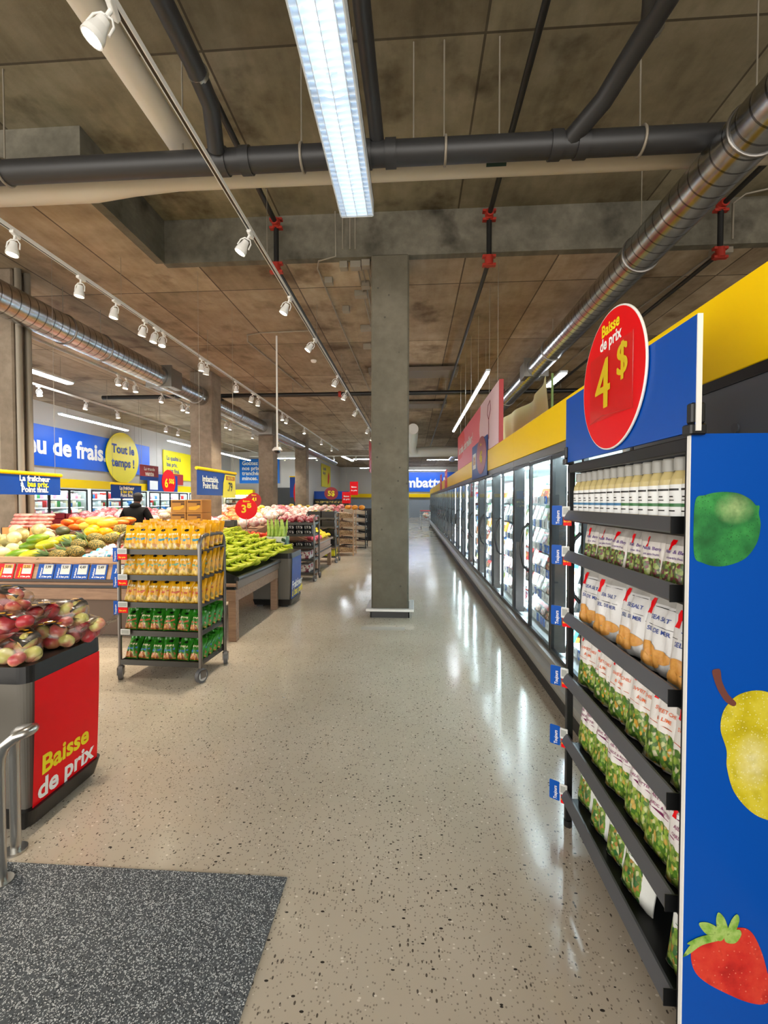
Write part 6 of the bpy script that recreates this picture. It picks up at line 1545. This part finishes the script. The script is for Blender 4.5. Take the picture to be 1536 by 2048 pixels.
part('board', MB().box(0, 1.15, 0, .01, 0, .55), dred, t); part('blue_foot', MB().box(0, 1.15, -.003, .0, 0, .14), navy, t); b = MB(); text(b, "La grande", .57, .36, .17, 0, frame((0, -.005, 0)), .02); text(b, "vente", .57, .17, .24, 0, frame((0, -.005, 0)), .03); part('lettering', b, txw, t)
for x in (.1, 1.05): part('hanger_wire', MB().cyl((x, .005, .55), (x, .005, ZL - 2.35), .004, n=5), M_COND, t)
t = thing('hanging_sign', 'blue sign with a red 6.50 disc over the wall fridges', 'sign', (-12.15, 19.9, 1.98), PI / 2)
part('board', MB().box(0, 2.6, -.03, 0, 0, .9), navy, t); part('red_wing', MB().box(1.7, 3.2, -.02, 0, .45, 1.0), dred, t)
part('price_disc', MB().poly(circ(1.75, .55, .62, n=32), frame((0, -.05, 0)), depth=.02), red, t); b = MB(); text(b, "6", 1.5, .3, .6, 0, frame((0, -.06, 0)), .03); text(b, "50$", 1.98, .5, .32, 0, frame((0, -.06, 0)), .03); part('lettering', b, txy, t); part('picture_card', MB().box(.15, .8, -.035, -.03, .15, .75), txw, t)

# deli block
t = thing('deli_case', 'lit open deli case under a yellow band past the side columns', 'display case', (-11.4, 29.0, 0))
part('case', MB().box(-1, .7, .4, .9, 0, 2.0).box(-1, .7, -.3, .4, 0, .7).box(-1, -.96, -.3, .9, 0, 2.0).box(.66, .7, -.3, .9, 0, 2.0), mat('cream_case', '#d9cfae', .5), t)
for k in range(4): part('shelf', MB().box(-.95, .65, 0, .4, .9 + k * .28, .92 + k * .28), shelf_m, t)
part('led_strip', MB().box(-.9, .6, 0, .05, 1.95, 1.98), frz_led, t, 'lit strip')
b = MB(); rr = random.Random(2)
for k in range(5):
    x = -12.3
    while x < -10.8: w = rr.uniform(.1, .2); b.box(x, x + w, 28.85 + .05 * k, 29.3, (.7 if k == 0 else .92 + (k - 1) * .28) + .002, (.72 if k == 0 else .92 + (k - 1) * .28) + rr.uniform(.1, .22), rr.choice((0, 0, 1, 2, 3))); x += w + .02
stuff('deli_goods', b, [py, pw, pr, mat('pack_brown', '#8a5a3a', .5)], 'rows of pale packages in the lit deli case', 'deli food')
single('service_hatch', MB().box(-1.15, .95, 0, .06, .95, 2.5), black, 'black service opening in the deli wall', 'opening', (-8.5, 29.9, 0))
single('deli_counter', MB().box(-1.6, 1.0, 0, .7, 0, 1.05, b=.02), mat('counter_teal', '#8fa3a0', .3), 'pale deli counter in front of the black service opening', 'counter', (-8.5, 28.4, 0))
t = thing('promo_sign', 'blue sign with a tall red oval 4 beside the service opening', 'sign', (-6.15, 24.0, 1.5))
part('board', MB().box(-.5, .5, 0, .02, .3, 1.4), navy, t); part('price_oval', MB().poly(circ(0, .55, .3, .78, n=32), frame((0, -.01, 0)), depth=.01), red, t); b = MB(); text(b, "4", 0, .3, .6, 0, frame((0, -.02, 0)), .03); part('lettering', b, txy, t); part('top_tube', MB().cyl((-.52, 0, 1.42), (.52, 0, 1.42), .03, n=8), yellow, t)
part('hanger_wire', MB().cyl((0, 0, 1.42), (0, 0, ZL - 1.5), .005, n=5), M_COND, t)
t = thing('promo_sign', 'blue cabinet header with a red 5 dollar disc on the far side wall', 'sign', (-6.8, 32.0, 0))
part('cabinet', MB().box(-.3, 2.2, 0, .6, 0, 1.75), blackm, t); part('board', MB().box(-.3, 2.2, -.02, 0, 1.75, 2.3), navy, t); part('price_disc', MB().poly(circ(.95, 2.15, .5, .45, n=28), frame((0, -.04, 0)), depth=.01), dred, t); b = MB(); text(b, "5$", .95, 1.98, .5, 0, frame((0, -.05, 0)), .03); part('lettering', b, txy, t)
b = MB()
for k in range(3): b.box(-.2, 2.1, -.03, 0, .95 + k * .25, 1.1 + k * .25)
part('goods', b, foodmix('cabinet_goods', ['#c9b04a', '#3a2a1a', '#8a6a2a', '#1d1a16'], 18), t)
for i, (x, y, z, w, h) in enumerate(((-3.95, 30.0, 2.0, .55, .9), (-1.2, 26.0, 1.85, .5, 1.0), (-2.9, 19.5, 1.5, .38, .5))):
    t = thing('promo_sign', 'red price sign in the far produce area, ' + ('above the rear wall band' if i == 0 else 'just behind the central column' if i == 1 else 'standing on the racks'), 'sign', (x, y, z))
    part('board', MB().box(-w / 2, w / 2, 0, .015, 0, h), red, t); b = MB(); text(b, "Baisse", 0, h * .55, w * .26, 0, frame((0, -.005, 0)), .02); text(b, "de prix", 0, h * .3, w * .26, 0, frame((0, -.005, 0)), .02); part('lettering', b, txw, t)
    part('hanger_wire', MB().cyl((0, .007, h), (0, .007, ZL - z), .004, n=5), M_COND, t)
t = thing('flag_sign', 'small red hanging sign beside the central column near the ceiling', 'sign', (-1.42, 15.0, 2.55))
part('board', MB().box(-.01, .01, -.4, .4, 0, 1.0), dred, t)
for y in (-.3, .3): part('hanger_wire', MB().cyl((0, y, 1.0), (0, y, ZL - 2.55), .005, n=5), M_COND, t)

# shopping trolley at the far end of the freezers
t = thing('shopping_cart', 'grey wire shopping cart with goods at the far end of the freezer run', 'shopping cart', (.72, 26.5, 0))
b = MB()
for z in (.5, .65, .8, .95): b.tube([(-.28, -.45, z), (.28, -.45, z), (.32, .45, z), (-.32, .45, z)], .008, n=5, closed=True)
for x in (-.28, -.14, 0, .14, .28): b.tube([(x, -.45, .5), (x, -.45, .95)], .006, n=5)
for y in (-.2, .05, .3): b.tube([(.3, y, .5), (.3, y, .95)], .006, n=5); b.tube([(-.3, y, .5), (-.3, y, .95)], .006, n=5)
part('basket', b, steel, t); part('handle', MB().tube([(-.3, .5, 1.02), (.3, .5, 1.02)], .018, n=8), red, t)
part('chassis', MB().tube([(-.25, -.4, .5), (-.25, -.45, .15), (-.25, .45, .15), (-.28, .5, 1.0)], .014, n=6).tube([(.25, -.4, .5), (.25, -.45, .15), (.25, .45, .15), (.28, .5, 1.0)], .014, n=6), steel, t)
for x in (-.25, .25):
    for y in (-.42, .42): part('wheel', MB().cyl((x - .015, y, .06), (x + .015, y, .06), .06, n=14), black, t)
single('grocery_bag', MB().ell((0, 0, .16), .2, .2, .17, 12, 8, fn=lambda d: 1 + .1 * math.sin(8 * d.x + 5 * d.z)), foodmix('cart_goods', ['#d9b9a0', '#c9523a', '#e6dcd0', '#a98a6a'], 12), 'mixed goods heaped in the far shopping cart', 'groceries', (.75, 26.45, .6))

# ------------------------------------------------------------------ person
def skinned(verts, edges, radii, levels=2):
    me = D.meshes.new('tmp'); me.from_pydata(verts, edges, []); o = D.objects.new('tmp', me); COL.objects.link(o)
    md = o.modifiers.new('skin', 'SKIN'); md.use_smooth_shade = True
    for v, rd in zip(me.skin_vertices[0].data, radii): v.radius = rd if isinstance(rd, tuple) else (rd, rd)
    me.skin_vertices[0].data[0].use_root = True
    s = o.modifiers.new('sub', 'SUBSURF'); s.levels = levels; s.render_levels = levels
    dg = bpy.context.evaluated_depsgraph_get(); dg.update(); out = D.meshes.new_from_object(o.evaluated_get(dg)); D.objects.remove(o); D.meshes.remove(me)
    for p in out.polygons: p.use_smooth = True
    return out
def chain(V, E, Rd, pts, radii, root=None):
    last = root
    for p, rd in zip(pts, radii):
        V.append(p); Rd.append(rd); i = len(V) - 1
        if last is not None: E.append((last, i))
        last = i
    return last
px_, py_ = -6.15, 9.55
t = thing('person', 'person seen from behind in a black hooded jacket and dark cap leaning over the produce', 'person', (px_, py_, 0), .15)
sk = mat('skin_tone', '#6a4632', .5); coat = mat('black_jacket', '#0b0b0c', .85, spec=.2); jean = mat('dark_trousers', '#1d1f26', .8)
V, E, Rd = [], [], []
hip = chain(V, E, Rd, [(0, 0, .95)], [(.15, .11)])
neck = chain(V, E, Rd, [(0, .02, 1.08), (0, .06, 1.25), (0, .10, 1.40), (0, .13, 1.47), (0, .15, 1.53), (.01, .18, 1.62), (.01, .19, 1.70)], [(.13, .09), (.13, .09), (.11, .075), (.06, .055), (.055, .055), (.08, .09), (.06, .07)], hip)
ch = 3
for s in (-1, 1):
    e = chain(V, E, Rd, [(s * .19, .10, 1.41), (s * .29, .12, 1.18), (s * .33, .30, 1.02), (s * .33, .36, 1.0)], [.048, .042, .037, .033], ch)
    for k in range(5):
        dx = (k - 2) * .018 * s
        chain(V, E, Rd, [(s * .33 + dx, .41 if k else .39, .985), (s * .33 + dx * 1.3, (.445 if k else .415), .965), (s * .33 + dx * 1.4, (.46 if k else .43), .94)], [.0095, .0085, .007], e)
    chain(V, E, Rd, [(s * .10, 0, .86), (s * .11, .03, .50), (s * .11, -.02, .09), (s * .11, .12, .05)], [.085, .06, .04, .035], hip)
part('body', skinned(V, E, Rd), t).data.materials.append(sk)
V, E, Rd = [], [], []
h = chain(V, E, Rd, [(0, 0, .84)], [(.19, .14)])
chain(V, E, Rd, [(0, .0, .98), (0, .05, 1.22), (0, .095, 1.39), (0, .12, 1.47), (0, .13, 1.51)], [(.19, .15), (.2, .15), (.18, .135), (.11, .10), (.085, .085)], h)
for s in (-1, 1): chain(V, E, Rd, [(s * .2, .10, 1.40), (s * .31, .11, 1.17), (s * .34, .27, 1.03), (s * .335, .33, 1.005)], [.088, .078, .062, .055], 3)
part('jacket', skinned(V, E, Rd), t).data.materials.append(coat)
V, E, Rd = [], [], []
h = chain(V, E, Rd, [(0, 0, .93)], [(.165, .125)])
for s in (-1, 1): chain(V, E, Rd, [(s * .10, 0, .84), (s * .11, .03, .50), (s * .11, -.02, .10)], [.105, .078, .06], h)
part('trousers', skinned(V, E, Rd), t).data.materials.append(jean)
for s in (-1, 1): part('shoe', MB().ell((s * .11, .06, .045), .05, .14, .045, 14, 8), black, t)
part('hair', MB().ell((.01, .165, 1.655), .084, .085, .10, 14, 9), mat('dark_hair', '#121110', .8), t)
part('hood', MB().ell((0, .09, 1.49), .125, .10, .075, 16, 10), coat, t)
part('cap', MB().ell((.01, .19, 1.70), .097, .112, .095, 18, 10, fn=lambda d: 1.0 if d.z > -.2 else .9).box(-.06, .08, .27, .38, 1.685, 1.70, b=.006), mat('dark_cap', '#1b1b1d', .8), t)
fc = MB().ell((.01, .285, 1.615), .016, .022, .022, 8, 6)
part('nose', fc, sk, t); part('ear', MB().ell((-.075, .18, 1.635), .012, .02, .03, 8, 6).ell((.095, .18, 1.635), .012, .02, .03, 8, 6), sk, t)
